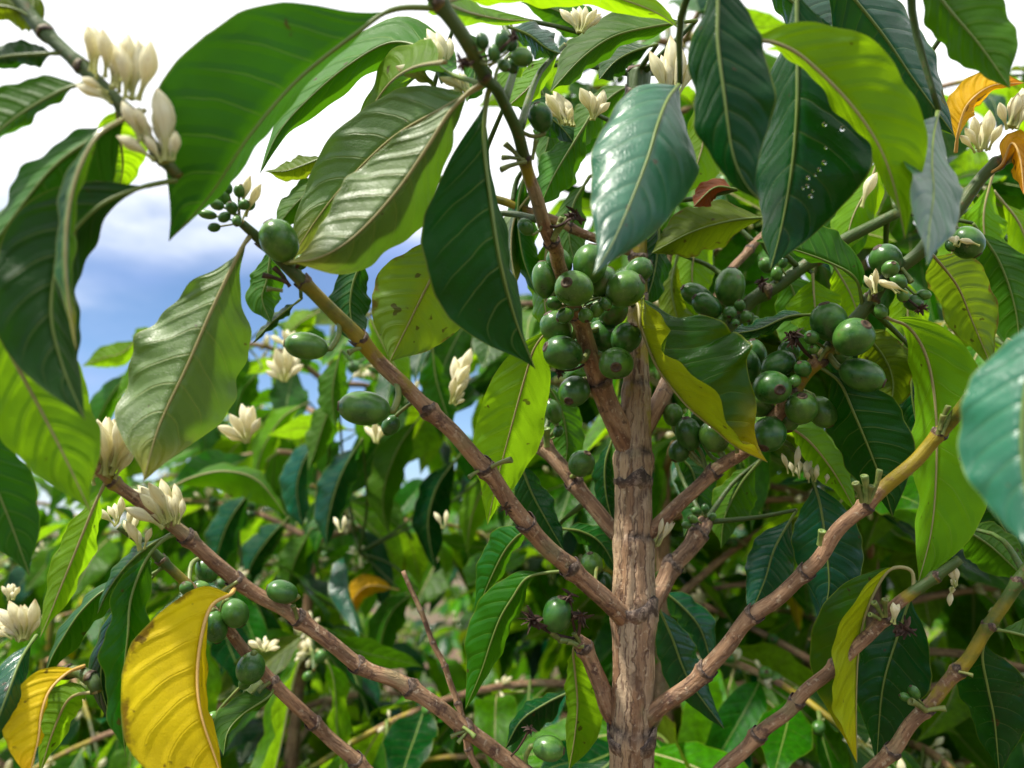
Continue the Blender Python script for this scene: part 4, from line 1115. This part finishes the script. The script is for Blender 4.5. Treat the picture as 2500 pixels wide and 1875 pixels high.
# --- the canopy between the larger leaves
for mt, pts, a, b, d in [('mid', [(1560, 200), (1500, 230), (1440, 290), (1400, 370)], 45, 40, .45), ('light', [(1700, 190), (1722, 300), (1702, 400), (1660, 480)], 62, 52, .44), ('mid', [(1290, 170), (1330, 240), (1342, 320), (1320, 410)], 40, 40, .43),
                         ('lime', [(2150, 370), (2122, 450), (2082, 530), (2060, 620)], 52, 48, .43), ('mid', [(2000, 410), (2042, 500), (2052, 590), (2030, 670)], 62, 56, .45), ('lime', [(2290, 420), (2332, 500), (2332, 590), (2300, 670)], 46, 46, .45),
                         ('light', [(2425, 420), (2402, 520), (2410, 610), (2440, 700)], 48, 46, .43), ('mid', [(1490, 125), (1420, 62), (1350, 22), (1270, 5)], 42, 42, .42), ('light', [(1755, 510), (1702, 600), (1690, 690), (1712, 790)], 52, 52, .46),
                         ('olive', [(1655, 620), (1640, 700), (1655, 780), (1690, 850)], 40, 40, .45), ('mid', [(1900, 640), (1940, 720), (1950, 800), (1925, 890)], 55, 55, .47), ('mid', [(1110, 60), (1150, 110), (1160, 180), (1140, 250)], 36, 34, .40),
                         ('light', [(1240, 40), (1262, 110), (1250, 180), (1220, 250)], 34, 34, .41), ('lime', [(2190, 660), (2215, 740), (2210, 820), (2180, 900)], 45, 45, .45), ('mid', [(1440, 430), (1400, 500), (1390, 580), (1410, 660)], 40, 40, .43)]:
    Lf(A_, mt, 'u', pts, a, b, [d], W=.0195)
# --- round the trunk
Lf(A_, 'mid', 't', [(1398, 1395), (1340, 1398), (1286, 1412), (1251, 1460), (1222, 1508), (1199, 1567), (1175, 1640), (1136, 1732)], 36, 68, [.37, .378, .382], at='B1', W=.017, pet=.16)
Lf(A_, 'mid', 't', [(1290, 1295), (1262, 1311), (1230, 1350), (1195, 1420), (1158, 1510)], 24, 50, [.372, .40], at='B1', W=.015, pet=.10)
Lf(A_, 'dark', 't', [(1262, 1105), (1297, 1200), (1335, 1272), (1380, 1350)], 38, 48, [.43], W=.016)
Lf(A_, 'dark', 'u', [(1362, 1290), (1420, 1298), (1470, 1330), (1515, 1410)], 30, 32, [.45], W=.016)
Lf(A_, 'light', 'u', [(1412, 1562), (1400, 1590), (1404, 1640), (1410, 1720), (1403, 1800), (1388, 1885)], 66, 32, [.385, .40, .41], at='B12', W=.0165, pet=.04, peak=.6)
Lf(A_, 'dark', 't', [(1400, 1685), (1335, 1716), (1272, 1760), (1232, 1830)], 46, 24, [.44], W=.016)
Lf(A_, 'teal', 't', [(1598, 1460), (1640, 1555), (1682, 1660), (1768, 1780)], 48, 52, [.44], W=.018)
Lf(A_, 'teal', 't', [(1600, 1430), (1662, 1478), (1712, 1540), (1745, 1650)], 38, 40, [.48], W=.018)
Lf(A_, 'mid', 'u', [(1330, 930), (1370, 1000), (1385, 1090), (1370, 1170)], 45, 45, [.44], W=.018)
Lf(A_, 'dark', 'u', [(1640, 1100), (1690, 1150), (1700, 1230), (1670, 1310)], 50, 50, [.47], W=.02)
Lf(A_, 'mid', 'u', [(1860, 1120), (1810, 1180), (1770, 1260), (1760, 1340)], 55, 45, [.45], W=.02)
Lf(A_, 'dark', 't', [(1500, 1060), (1478, 1130), (1480, 1210), (1500, 1290)], 30, 30, [.46], W=.017)
# --- left: blurred foreground leaves of the neighbour
Lf(NL, 'deep', 'u', [(345, 268), (255, 322), (140, 400), (40, 520), (-60, 660)], 140, 44, [.243, .235, .23], at='N1', W=.018)
Lf(NL, 'dark', 'u', [(432, 438), (335, 460), (235, 508), (152, 610), (125, 760), (155, 900), (208, 1026)], 62, 128, [.245, .235, .228, .225], at='N1', W=.0165, pet=.10)
Lf(NL, 'pale', 'u', [(352, 270), (302, 290), (238, 332), (190, 420), (165, 530), (160, 640), (168, 740), (187, 856)], 27, 30, [.24, .222, .218, .218], at='N1', W=.010, pet=.12, curl=.6)
Lf(NL, 'light', 'u', [(-130, 660), (-20, 790), (72, 950), (155, 1110), (221, 1250)], 120, 112, [.232, .24, .245], at='N2', W=.018)
Lf(NL, 'deep', 'u', [(-100, 960), (-30, 1140), (25, 1275), (73, 1407)], 78, 74, [.26], W=.0125)
Lf(MAIN, 'light', 'u', [(262, 1168), (230, 1235), (192, 1328), (150, 1430), (118, 1510), (97, 1558)], 40, 42, [.32, .312], W=.014, at='B9')
Lf(NL, 'olive', 'u', [(112, 82), (62, 34), (0, 14), (-90, 22)], 46, 62, [.243], at='N1', W=.010)
Lf(NL, 'dark', 'u', [(150, 130), (90, 132), (0, 140), (-100, 172)], 30, 30, [.243], at='N1', W=.010)
Lf(NL, 'mid', 'u', [(228, 200), (165, 215), (82, 258), (0, 318), (-80, 410)], 24, 66, [.243, .238], at='N1', W=.012)
Lf(NL, 'lime', 'u', [(285, 250), (290, 320), (300, 400), (290, 475)], 54, 50, [.245, .262], at='N1', W=.010)
# --- lower left
Lf(A_, 'yellow', 'u', [(572, 1432), (562, 1450), (515, 1480), (490, 1560), (481, 1660), (492, 1750), (530, 1865), (562, 1970)], 24, 172, [.33, .315, .305, .30], at='B9', W=.0285, pet=.10, wave=.02)
Lf(A_, 'mid', 't', [(400, 1385), (345, 1414), (262, 1437), (200, 1490), (152, 1560), (120, 1620), (107, 1685)], 46, 16, [.35, .335, .325], at='B10', W=.013)
Lf(A_, 'mid', 't', [(445, 1302), (400, 1318), (355, 1370), (320, 1460), (312, 1550), (302, 1650), (297, 1750), (307, 1848)], 27, 26, [.325, .315, .31], at='B9', W=.011, pet=.12, curl=.5, wave=.12)
Lf(A_, 'dark', 't', [(400, 1378), (330, 1460), (280, 1540), (250, 1610), (250, 1690), (287, 1795)], 30, 30, [.345, .335], W=.012, at='B10')
Lf(A_, 'mid', 't', [(425, 1300), (362, 1335), (310, 1380), (265, 1440), (238, 1498)], 18, 20, [.328], at='B9', W=.011)
Lf(NL, 'teal', 't', [(90, 1550), (52, 1608), (16, 1700), (-20, 1790), (-70, 1870)], 46, 52, [.33, .30, .29], W=.0125, at='N5')
Lf(NL, 'yellow', 'u', [(205, 1625), (165, 1642), (122, 1684), (101, 1740), (92, 1810), (66, 1910)], 8, 80, [.32, .295], W=.0135, at='N5')
Lf(NL, 'light', 'u', [(240, 1688), (172, 1704), (132, 1780), (98, 1885)], 38, 46, [.322], W=.013, at='N5')
Lf(A_, 'mid', 'u', [(668, 1680), (655, 1702), (595, 1742), (557, 1785), (545, 1845)], 10, 46, [.362, .34], at='B10', W=.014)
# ------------------------------------------------------------------ berries
for r in [
    # x, y, long, wide, calyx angle, tilt, branch, depth offset
    (682, 588, 106, 94, 240, 10, 'B1', -.004), (748, 845, 104, 70, 188, 10, 'B1', -.006), (890, 997, 126, 88, 185, 12, 'B1', -.008), (954, 1038, 52, 44, 120, 0, 'B1', .004),
    (1402, 705, 98, 90, 220, 62, 'B2', -.016), (1525, 706, 98, 92, 330, 20, 'B2', -.008), (1440, 645, 98, 88, 280, 10, 'B2', .004), (1472, 690, 80, 70, 300, 0, 'B2', .006),
    (1330, 684, 92, 66, 260, 0, 'B2', .010), (1353, 740, 40, 34, 200, 10, 'B2', -.008), (1457, 757, 40, 34, 300, 30, 'B2', -.010),
    (1375, 862, 98, 88, 200, 15, 'B2', -.010), (1504, 887, 84, 82, 90, 78, 'B2', -.020), (1528, 826, 78, 74, 300, 20, 'B2', -.004), (1472, 820, 82, 76, 40, 10, 'B2', .012),
    (1402, 955, 76, 74, 120, 48, 'B2', -.004), (1350, 1005, 62, 46, 250, 5, 'B3', -.006), (1363, 1054, 30, 24, 300, 10, 'B3', -.006), (1419, 1132, 68, 64, 300, 25, 'B3', -.010),
    (1681, 1060, 84, 66, 260, 10, 'B4', .010), (1643, 1013, 56, 50, 270, 0, 'B4', .022), (1744, 1066, 80, 76, 250, 0, 'B4', .004), 
    (1782, 701, 94, 76, 275, 5, 'B14', -.004), (1702, 722, 84, 56, 210, 5, 'B14', .0), (1726, 746, 78, 58, 215, 5, 'B14', -.010), (1782, 763, 36, 32, 100, 50, 'B14', -.016), (1822, 773, 32, 30, 60, 40, 'B14', -.014), (1795, 788, 22, 20, 60, 60, 'B14', -.018),
    (2024, 786, 96, 84, 255, 10, 'B4', -.006), (2083, 824, 98, 94, 315, 40, 'B4', -.016), (2104, 916, 108, 82, 20, 25, 'B4', -.012), (1981, 824, 38, 36, 230, 60, 'B4', -.012), (1986, 853, 28, 24, 240, 55, 'B4', -.012),
    (1899, 892, 88, 70, 330, 10, 'B4', -.002), (1884, 946, 90, 86, 15, 68, 'B4', -.018), (1956, 997, 88, 74, 275, 45, 'B4', -.012), (2007, 1006, 80, 68, 60, 10, 'B4', .006), (1876, 1060, 92, 82, 110, 35, 'B4', -.012),
    (1821, 892, 90, 68, 250, 10, 'B4', .012), (1842, 868, 80, 62, 260, 10, 'B4', .022),
    (2163, 634, 78, 74, 235, 10, 'B4', -.002), (2173, 657, 46, 40, 300, 50, 'B4', -.014), (2192, 687, 44, 38, 30, 20, 'B4', -.008), (2230, 739, 48, 42, 20, 45, 'B4', -.002), (2361, 592, 82, 76, 50, 15, 'B4', -.002),
    (1872, 648, 42, 36, 230, 10, 'B14', .0), (1896, 668, 36, 30, 270, 10, 'B14', -.004), 
    (1360, 1500, 88, 74, 285, 5, 'B12', -.006), (1445, 1378, 60, 56, 260, 10, 'B1', .03), (1474, 1422, 52, 48, 80, 10, 'B1', .03), (1339, 1827, 78, 62, 10, 15, 'B9', -.004),
    (689, 1445, 76, 58, 195, 10, 'B9', -.004), (612, 1631, 74, 72, 100, -10, 'B10', -.010), (599, 1665, 38, 32, 120, 0, 'B10', -.004), (574, 1497, 72, 66, 60, 0, 'B10', -.006), (526, 1530, 78, 58, 80, 0, 'B10', -.008),
    (456, 1437, 36, 34, 240, 20, 'B10', -.006), (444, 1488, 62, 52, 130, 10, 'B10', .002), (490, 1438, 48, 42, 30, 0, 'B10', .006), (505, 1392, 62, 56, 60, 0, 'B10', .02), (519, 1758, 44, 38, 120, 0, 'B10', .01),
    (1320, 287, 72, 56, 255, 25, 'B2', .004), (1178, 101, 40, 34, 250, 0, 'B2', -.002), (1226, 102, 56, 40, 280, 10, 'B2', -.004), (1274, 140, 54, 46, 10, 0, 'B2', -.002), (1250, 160, 40, 34, 60, 0, 'B2', .004), (1284, 554, 46, 38, 230, 0, 'B2', -.004),
    (544, 480, 40, 34, 240, 10, 'B1', -.002), (586, 466, 34, 30, 280, 30, 'B1', -.006), (507, 524, 46, 24, 190, 0, 'B1', -.004), (566, 507, 32, 28, 250, 40, 'B1', -.008), (523, 555, 30, 24, 170, 0, 'B1', -.002), (610, 500, 30, 26, 300, 0, 'B1', .002),
    (1700, 1248, 26, 22, 200, 0, 'B5', -.004), (1722, 1242, 24, 20, 260, 0, 'B5', -.004), (1692, 1268, 26, 22, 200, 20, 'B5', -.008), (1738, 1262, 24, 20, 320, 0, 'B5', -.002), (1676, 1282, 24, 20, 180, 0, 'B5', -.004),
    (2232, 1690, 36, 26, 240, 0, 'B8', -.002), (2210, 1702, 30, 22, 200, 0, 'B8', -.002),
    # more of the crowded fruit tucked behind and between
    (1358, 800, 84, 76, 240, 10, 'B2', .010), (1446, 880, 70, 66, 60, 10, 'B2', .016), (1496, 760, 78, 74, 300, 10, 'B2', .012), (1380, 770, 46, 40, 150, 10, 'B2', -.012), (1430, 770, 40, 36, 80, 40, 'B2', -.014), (1478, 742, 36, 32, 60, 20, 'B2', -.012),
    (1560, 660, 70, 62, 330, 10, 'B2', .014), (1366, 640, 74, 60, 240, 10, 'B2', .012), (1850, 985, 80, 70, 200, 10, 'B4', .004), (1920, 1020, 70, 64, 80, 20, 'B4', .006), (1925, 860, 60, 54, 290, 10, 'B4', .010), (2050, 870, 60, 52, 200, 10, 'B4', .006), (1960, 900, 44, 40, 240, 30, 'B4', -.012), (1940, 930, 36, 30, 120, 30, 'B4', -.014),
    (2140, 700, 34, 28, 200, 20, 'B4', -.008), (2120, 690, 30, 24, 240, 30, 'B4', -.006), (2205, 720, 36, 30, 80, 20, 'B4', -.008), (2150, 760, 38, 32, 60, 20, 'B4', -.006), (2255, 720, 34, 28, 0, 10, 'B4', -.002), (2300, 560, 30, 26, 240, 10, 'B4', -.004), (2320, 600, 30, 24, 60, 30, 'B4', -.006), (2265, 540, 40, 34, 250, 10, 'B4', .0),
    (1760, 780, 34, 28, 150, 20, 'B14', -.010), (1806, 746, 30, 26, 260, 30, 'B14', -.014), (1842, 790, 40, 34, 80, 10, 'B14', .0), (1770, 735, 40, 34, 240, 10, 'B14', .006), (1912, 640, 30, 24, 280, 0, 'B14', -.004), (1975, 600, 30, 26, 260, 0, 'B14', -.002),
    (1660, 1100, 60, 54, 120, 10, 'B4', .016), (1710, 1020, 56, 50, 280, 0, 'B4', .02), (556, 460, 30, 24, 260, 0, 'B1', -.002), (530, 500, 34, 28, 200, 10, 'B1', -.006), (596, 500, 30, 26, 320, 20, 'B1', -.008), (548, 530, 32, 26, 150, 10, 'B1', -.006), (578, 540, 28, 24, 100, 30, 'B1', -.010),
    (1206, 130, 40, 34, 270, 10, 'B2', -.004), (1250, 110, 34, 28, 300, 10, 'B2', .0), (1230, 160, 36, 30, 40, 20, 'B2', -.006), (540, 1480, 50, 44, 200, 10, 'B10', .006), (480, 1500, 46, 40, 150, 10, 'B10', .004), (735, 640, 40, 34, 300, 10, 'B1', .012),
]:
    px_berry(MAIN, r[0], r[1], r[2], r[3], r[4], r[5], r[6], r[7])

# ------------------------------------------------------------------ flower buds
C_ = px_cluster
C_(NL, [(222, 172, 214, 62), (256, 190, 250, 70), (298, 196, 312, 80), (306, 240, 292, 112), (336, 246, 368, 98), (272, 252, 184, 208), (262, 226, 196, 190)], .238, .40, spread=.005)
C_(NL, [(402, 396, 384, 214), (424, 392, 428, 318), (392, 398, 352, 330), (376, 392, 284, 332), (340, 346, 298, 246), (360, 340, 330, 262)], .236, .42, spread=.004)
C_(MAIN, [(588, 508, 612, 428), (600, 528, 638, 448)], .298, .34)
C_(MAIN, [(246, 1158, 266, 1018), (222, 1172, 186, 1056), (276, 1138, 292, 1016), (214, 1164, 196, 1010), (262, 1166, 318, 1060), (230, 1185, 205, 1110), (270, 1160, 306, 1034), (258, 1160, 240, 1030), (280, 1170, 330, 1100)], .318, .40)
C_(MAIN, [(410, 1278, 393, 1168), (402, 1284, 308, 1192), (398, 1290, 304, 1240), (432, 1274, 426, 1180), (414, 1270, 362, 1178), (396, 1276, 340, 1204), (436, 1280, 446, 1216)], .324, .36)
C_(MAIN, [(282, 1284, 228, 1242), (288, 1276, 296, 1212), (340, 1344, 308, 1272), (352, 1340, 370, 1288)], .33, .40)
C_(NL, [(50, 1566, -10, 1484), (54, 1560, 22, 1466), (60, 1558, 50, 1476), (64, 1558, 86, 1462), (66, 1562, 94, 1496), (58, 1564, 0, 1530), (30, 1560, -30, 1540)], .44, .40)
C_(NL, [(24, 1462, 30, 1424), (20, 1466, 4, 1430), (34, 1464, 48, 1432)], .46, .42)
C_(MAIN, [(1630, 258, 1637, 86), (1624, 242, 1586, 124), (1640, 244, 1662, 112), (1654, 236, 1692, 140), (1618, 262, 1596, 244)], .335, .36, spread=.006)
C_(MAIN, [(1374, 304, 1332, 228), (1392, 304, 1350, 222), (1402, 308, 1374, 238), (1384, 306, 1398, 262), (1372, 296, 1320, 262), (1366, 300, 1336, 250)], .36, .42)
C_(MAIN, [(1446, 286, 1416, 214), (1452, 280, 1474, 218), (1444, 292, 1440, 222), (1450, 292, 1490, 250)], .36, .5)
C_(MAIN, [(1410, 78, 1366, 22), (1412, 78, 1398, 18), (1416, 78, 1430, 14), (1420, 78, 1458, 22), (1424, 80, 1470, 40)], .345, .42)
C_(MAIN, [(1078, 170, 1042, 70), (1088, 164, 1098, 92), (1070, 176, 1068, 100), (1064, 170, 1030, 110)], .315, .44)
C_(MAIN, [(1056, 204, 966, 162), (1054, 200, 998, 152), (1058, 206, 1012, 190)], .315, .44)
C_(MAIN, [(1142, 228, 1072, 188), (1132, 234, 1104, 178), (1150, 226, 1120, 176), (1136, 240, 1086, 222)], .30, .36)
C_(MAIN, [(1168, 180, 1130, 140), (1176, 178, 1160, 128), (1182, 182, 1176, 142)], .275, .36)
C_(MAIN, [(2386, 358, 2378, 284), (2400, 362, 2416, 268), (2414, 366, 2446, 304), (2392, 370, 2356, 312), (2380, 372, 2344, 330)], .335, .42)
C_(MAIN, [(2476, 310, 2502, 214), (2466, 312, 2470, 238), (2458, 316, 2440, 250), (2484, 314, 2520, 256), (2462, 306, 2486, 226)], .340, .42)
C_(MAIN, [(2104, 506, 2142, 420)], .42, .42)
C_(MAIN, [(1924, 1156, 1908, 1106), (1936, 1154, 1950, 1088), (1990, 1176, 1994, 1142), (2016, 1180, 2020, 1156), (1975, 1178, 1968, 1150)], .40, .34)
C_(MAIN, [(1600, 1334, 1636, 1262), (1606, 1334, 1648, 1276), (1600, 1322, 1618, 1264), (1610, 1330, 1630, 1270)], .392, .22)
C_(MAIN, [(2184, 1524, 2180, 1470), (2176, 1520, 2196, 1474)], .362, .5)
C_(MAIN, [(2330, 1425, 2312, 1386), (2336, 1430, 2330, 1380), (2325, 1435, 2318, 1480)], .366, .42)
C_(MAIN, [(2392, 600, 2340, 585), (2340, 602, 2372, 560), (2330, 598, 2318, 575)], .345, .3)
C_(MAIN, [(2215, 715, 2150, 690), (2140, 715, 2138, 655), (2130, 718, 2110, 672)], .35, .3)
# ------------------------------------------------------------------ dried blossom and stubs on the nodes
for r in [('B12', 1300, 1515, 52, 14), ('B12', 1418, 1505, 46, 14), ('B9', 1293, 1780, 28, 10), ('B7', 2204, 1532, 44, 18), ('B4', 1936, 818, 46, 16), ('B4', 2244, 752, 30, 12),
          ('B10', 455, 1464, 30, 12), ('B2', 1130, 148, 40, 12), ('B2', 1256, 90, 34, 10), ('B2', 1402, 525, 40, 12), ('B12', 1390, 1455, 36, 10), ('B2', 1362, 905, 30, 10), ('B1', 1235, 1240, 30, 9), ('B14', 1860, 690, 30, 9)]:
    px_dried(*r)
for r in [('B1', 700, 690, 640, 672, 15, -.006, True), ('B1', 708, 700, 668, 652, 15, -.004, True), ('B1', 690, 710, 650, 706, 14, -.01), ('B1', 720, 660, 740, 632, 15, 0, True), ('B1', 1200, 1140, 1250, 1122, 17), ('B1', 1168, 1150, 1145, 1166, 13), ('B1', 880, 850, 850, 862, 16),
          ('B6', 2105, 1225, 2088, 1178, 20), ('B6', 2112, 1225, 2110, 1160, 20), ('B6', 2122, 1225, 2148, 1146, 16), ('B6', 2118, 1228, 2128, 1185, 18), ('B6', 2290, 1060, 2304, 1012, 16), ('B6', 2300, 1060, 2330, 1004, 15), ('B6', 2295, 1050, 2316, 990, 14), ('B6', 2000, 1330, 2008, 1295, 20),
          ('B7', 2155, 1505, 2132, 1470, 16), ('B7', 2162, 1505, 2160, 1462, 16), ('B7', 2148, 1512, 2122, 1500, 13), ('B8', 2262, 1735, 2310, 1730, 16), ('B8', 2260, 1735, 2222, 1712, 20), ('B8', 2340, 1640, 2376, 1650, 11),
          ('B9', 1144, 1783, 1100, 1800, 12), ('B9', 1144, 1783, 1118, 1815, 12), ('B9', 1130, 1775, 1160, 1800, 14), ('B12', 1424, 1578, 1364, 1562, 17), ('B12', 1420, 1580, 1402, 1545, 15), ('B12', 1415, 1580, 1384, 1568, 13),
          ('B2', 1285, 395, 1222, 415, 16), ('B2', 1280, 400, 1232, 350, 16), ('B2', 1280, 390, 1225, 385, 14), ('B2', 1300, 390, 1310, 340, 14), ('B2', 1350, 590, 1375, 530, 20), ('B2', 1352, 585, 1398, 520, 18), ('B2', 1348, 585, 1368, 545, 16), ('B3', 1335, 1090, 1333, 1045, 24),
          ('B4', 2120, 735, 2135, 668, 16), ('B4', 2200, 655, 2225, 690, 16), ('B4', 2000, 880, 2025, 845, 14), ('B4', 1800, 1105, 1790, 1060, 16), ('B9', 580, 1420, 540, 1450, 14), ('B9', 725, 1510, 715, 1478, 14), ('B10', 660, 1665, 630, 1690, 14)]:
    px_stub(*r)

# water drops on the broad dark leaf
for i, (x, y, s) in enumerate([(2013, 304, 9), (2057, 314, 10), (2016, 361, 6), (2012, 397, 9), (2000, 414, 7), (1973, 434, 8), (1971, 454, 7), (1979, 479, 8), (1990, 428, 5), (1960, 460, 5), (1984, 466, 5)]):
    c = P(x, y, .2775); s *= 0.62; V0 = unit(c - CAM); Bm = basis(-V0); r = s / FPX * .278; V = []; F = []
    for k in range(6):
        th = k / 5 * math.pi / 2
        for j in range(12):
            a = 2 * math.pi * j / 12
            V.append(c + Bm[:, 0] * r * 0.55 * math.sin(th) + (Bm[:, 1] * math.cos(a) + Bm[:, 2] * math.sin(a)) * r * max(math.cos(th), .02))
    for k in range(5):
        for j in range(12): F.append((k * 12 + j, k * 12 + (j + 1) % 12, k * 12 + 12 + (j + 1) % 12, k * 12 + 12 + j))
    F.append(tuple(range(11, -1, -1)))
    link('water_drop', build_mesh('water_drop', np.array(V) - c, F, [M['drop']]), big_drop_leaf, c)

# ------------------------------------------------------------------ trees of the rows behind
BL = coffee_tree('slender coffee tree behind the lowest berry twigs, its drooping leaves small and dense', (-0.28, 1.08), 1.80, 21, 300, mindist=0.74, reach=0.52, zlow=0.7, step=0.055)
BRt = coffee_tree('leafy coffee tree close behind the berry trunk where its upper branches spread', (0.42, 0.90), 2.04, 33, 300, mindist=0.62, reach=0.56, zlow=0.7, step=0.05)
coffee_tree('wide coffee tree with pale young leaves right behind the sawn trunk top', (0.18, 0.88), 2.14, 83, 300, mindist=0.62, reach=0.50, zlow=0.95, step=0.05, fprob=0.35)
coffee_tree('coffee tree in bud standing between the two nearest trees behind the berry trunk', (0.10, 1.30), 1.93, 47, 300, mindist=0.95, reach=0.58, zlow=0.6, step=0.055)
coffee_tree('rounded coffee tree beyond the branch that carries the pair of long berries', (-0.52, 1.40), 1.82, 91, 300, mindist=0.90, reach=0.58, zlow=0.5, step=0.055)
coffee_tree('low bushy coffee tree below the blue gap in the clouds', (-0.95, 1.5), 1.66, 52, 300, reach=0.60, zlow=0.5, step=0.06)
coffee_tree('tall coffee tree behind the orange leaf and the buds at the branch end', (0.95, 1.30), 2.06, 61, 300, reach=0.60, zlow=0.6, step=0.055)
coffee_tree('short coffee tree beneath the big yellow leaf and the lowest berries', (-0.66, 1.15), 1.40, 71, 300, mindist=0.95, reach=0.50, zlow=0.5, step=0.08)
coffee_tree('shady coffee tree low behind the foot of the berry trunk and its lowest branches', (0.35, 1.6), 1.75, 75, 240, mindist=0.95, reach=0.7, zlow=0.25, step=0.06)
ROWG = 'coffee trees in the far rows'
k = 0
for y, xs, cap in ((2.5, (-1.75, -0.75, 0.45, 1.6), 90), (3.6, (-2.6, -1.3, 0.1, 1.3, 2.6), 50), (5.0, (-3.4, -2.0, -0.6, 0.9, 2.4, 3.8), 25), (7.0, (-4.8, -3.0, -1.2, 0.7, 2.6, 4.6), 12), (10.0, (-6.5, -4, -1.5, 1.2, 4, 7), 8)):
    for x in xs:
        k += 1
        coffee_tree('leafy coffee tree in the blurred rows far behind the berry tree', (x + random.uniform(-.2, .2), y + random.uniform(-.2, .2)), random.uniform(1.75, 2.05) if x < 0 else random.uniform(1.9, 2.3), 100 + k, cap,
                    reach=0.6, zlow=0.55, step=0.07 if y < 4 else 0.11, leafL=0.13 if y < 4 else 0.16, group=ROWG, fprob=0.3 if y < 4 else 0.2, bprob=0.1 if y < 4 else 0.0)

# leaves and buds read off the photograph that hang on the tree behind
KMAX[BL.name] = 1.6
for r in [('mid', 'u', [(1035, 1005), (975, 1088), (940, 1180), (936, 1250), (952, 1305)], 42, 46, [.52], .022), ('teal', 't', [(885, 1070), (842, 1140), (815, 1210), (800, 1280), (796, 1340)], 42, 46, [.50], .021),
          ('teal', 't', [(805, 1070), (752, 1108), (726, 1180), (730, 1240), (742, 1298)], 34, 42, [.52], .020), ('light', 'u', [(755, 980), (692, 1018), (645, 1090), (618, 1180)], 30, 30, [.60], .02),
          ('mid', 'u', [(825, 945), (792, 1030), (770, 1100), (752, 1150)], 36, 34, [.48], .018), ('mid', 'u', [(832, 855), (815, 930), (812, 980), (820, 1042)], 38, 38, [.44], .016),
          ('mid', 't', [(1055, 835), (1064, 920), (1084, 990), (1108, 1056)], 32, 44, [.43], .017), ('light', 'u', [(892, 755), (930, 830), (970, 905), (1005, 970)], 38, 34, [.43], .016),
          ('dark', 't', [(1132, 1100), (1072, 1178), (1046, 1260), (1050, 1330), (1065, 1395)], 48, 40, [.50], .021), ('light', 't', [(400, 1200), (468, 1166), (550, 1150), (630, 1174), (702, 1262)], 18, 58, [.46], .018),
          ('dark', 't', [(618, 1190), (562, 1268), (532, 1350), (522, 1430)], 42, 40, [.52], .02), ('dark', 't', [(705, 1262), (652, 1320), (612, 1385), (600, 1460)], 36, 38, [.54], .02),
          ('light', 'u', [(1230, 1120), (1180, 1190), (1150, 1270), (1140, 1350)], 38, 38, [.55], .022), ('orange', 'u', [(975, 1440), (900, 1430), (860, 1470), (858, 1535)], 26, 30, [.62], .014), ('mid', 'u', [(640, 900), (590, 960), (570, 1050)], 36, 34, [.62], .02),
          ('light', 'u', [(345, 820), (300, 860), (250, 875), (200, 895)], 30, 30, [.85], .016), ('light', 'u', [(330, 850), (345, 820), (362, 798)], 18, 18, [.85], .012), ('mid', 't', [(330, 900), (275, 960), (235, 1040), (225, 1110)], 30, 34, [.7], .02),
          ('mid', 'u', [(655, 790), (700, 800), (740, 850), (750, 900)], 34, 34, [.62], .02), ('lime', 'u', [(780, 760), (730, 790), (690, 830)], 30, 30, [.6], .018), ('mid', 'u', [(1020, 1440), (960, 1490), (930, 1570), (935, 1660)], 40, 40, [.56], .02), ('mid', 'u', [(760, 1290), (720, 1370), (700, 1460)], 40, 40, [.58], .02)]:
    px_leaf(BL, r[0], r[1], r[2], r[3], r[4], r[5], W=r[6])
for b, d in [([(690, 930, 650, 880), (692, 930, 672, 850), (694, 930, 700, 840), (696, 930, 728, 860), (698, 932, 740, 890), (690, 932, 648, 905)], .66), ([(600, 1080, 530, 1040), (600, 1078, 560, 1010), (602, 1078, 590, 985), (604, 1078, 618, 990), (606, 1080, 636, 1020), (600, 1082, 550, 1062)], .55),
             ([(1100, 985, 1112, 920), (1104, 985, 1140, 930), (1108, 960, 1148, 890), (1104, 960, 1110, 870), (1110, 930, 1150, 850), (1106, 970, 1098, 940), (1112, 990, 1135, 975)], .52), ([(700, 850, 660, 820), (704, 850, 690, 805), (706, 850, 720, 808)], .68),
             ([(640, 1590, 605, 1570), (642, 1588, 625, 1556), (646, 1588, 648, 1552), (650, 1590, 676, 1560), (648, 1592, 684, 1580)], .52), ([(915, 1080, 890, 1040), (918, 1080, 915, 1030), (922, 1082, 940, 1040)], .62), ([(1080, 1290, 1060, 1250), (1084, 1290, 1090, 1245)], .62), ([(830, 1300, 815, 1262), (834, 1300, 842, 1258)], .6)]:
    px_cluster(BL, b, d, .42, spread=.02)

# ------------------------------------------------------------------ twigs: carry leaves that spring from hidden stems
tw = 0
for ob, tree, at, mat, L, W, p, T in list(LEAFLOG):
    if at: continue
    nb = nearest_branch(tree, p)
    if nb is None or nb[0] < 0.004: continue
    q = nb[2]; ln = nb[0]
    away = unit(p - CAM)
    m1 = (p + q) / 2 + away * 0.15 * ln + np.array([0.10 * ln * math.sin(tw * 2.3), 0, 0.10 * ln * math.cos(tw * 1.9)])
    path = catmull(np.array([p, m1, q]), max(8, int(ln / 0.008)))
    bark_tube('twig', path, np.linspace(0.0010, 0.0018, len(path)), tree, [], segs=7, young=(-1.0, -0.1), collar=False, seed=tw % 60); tw += 1
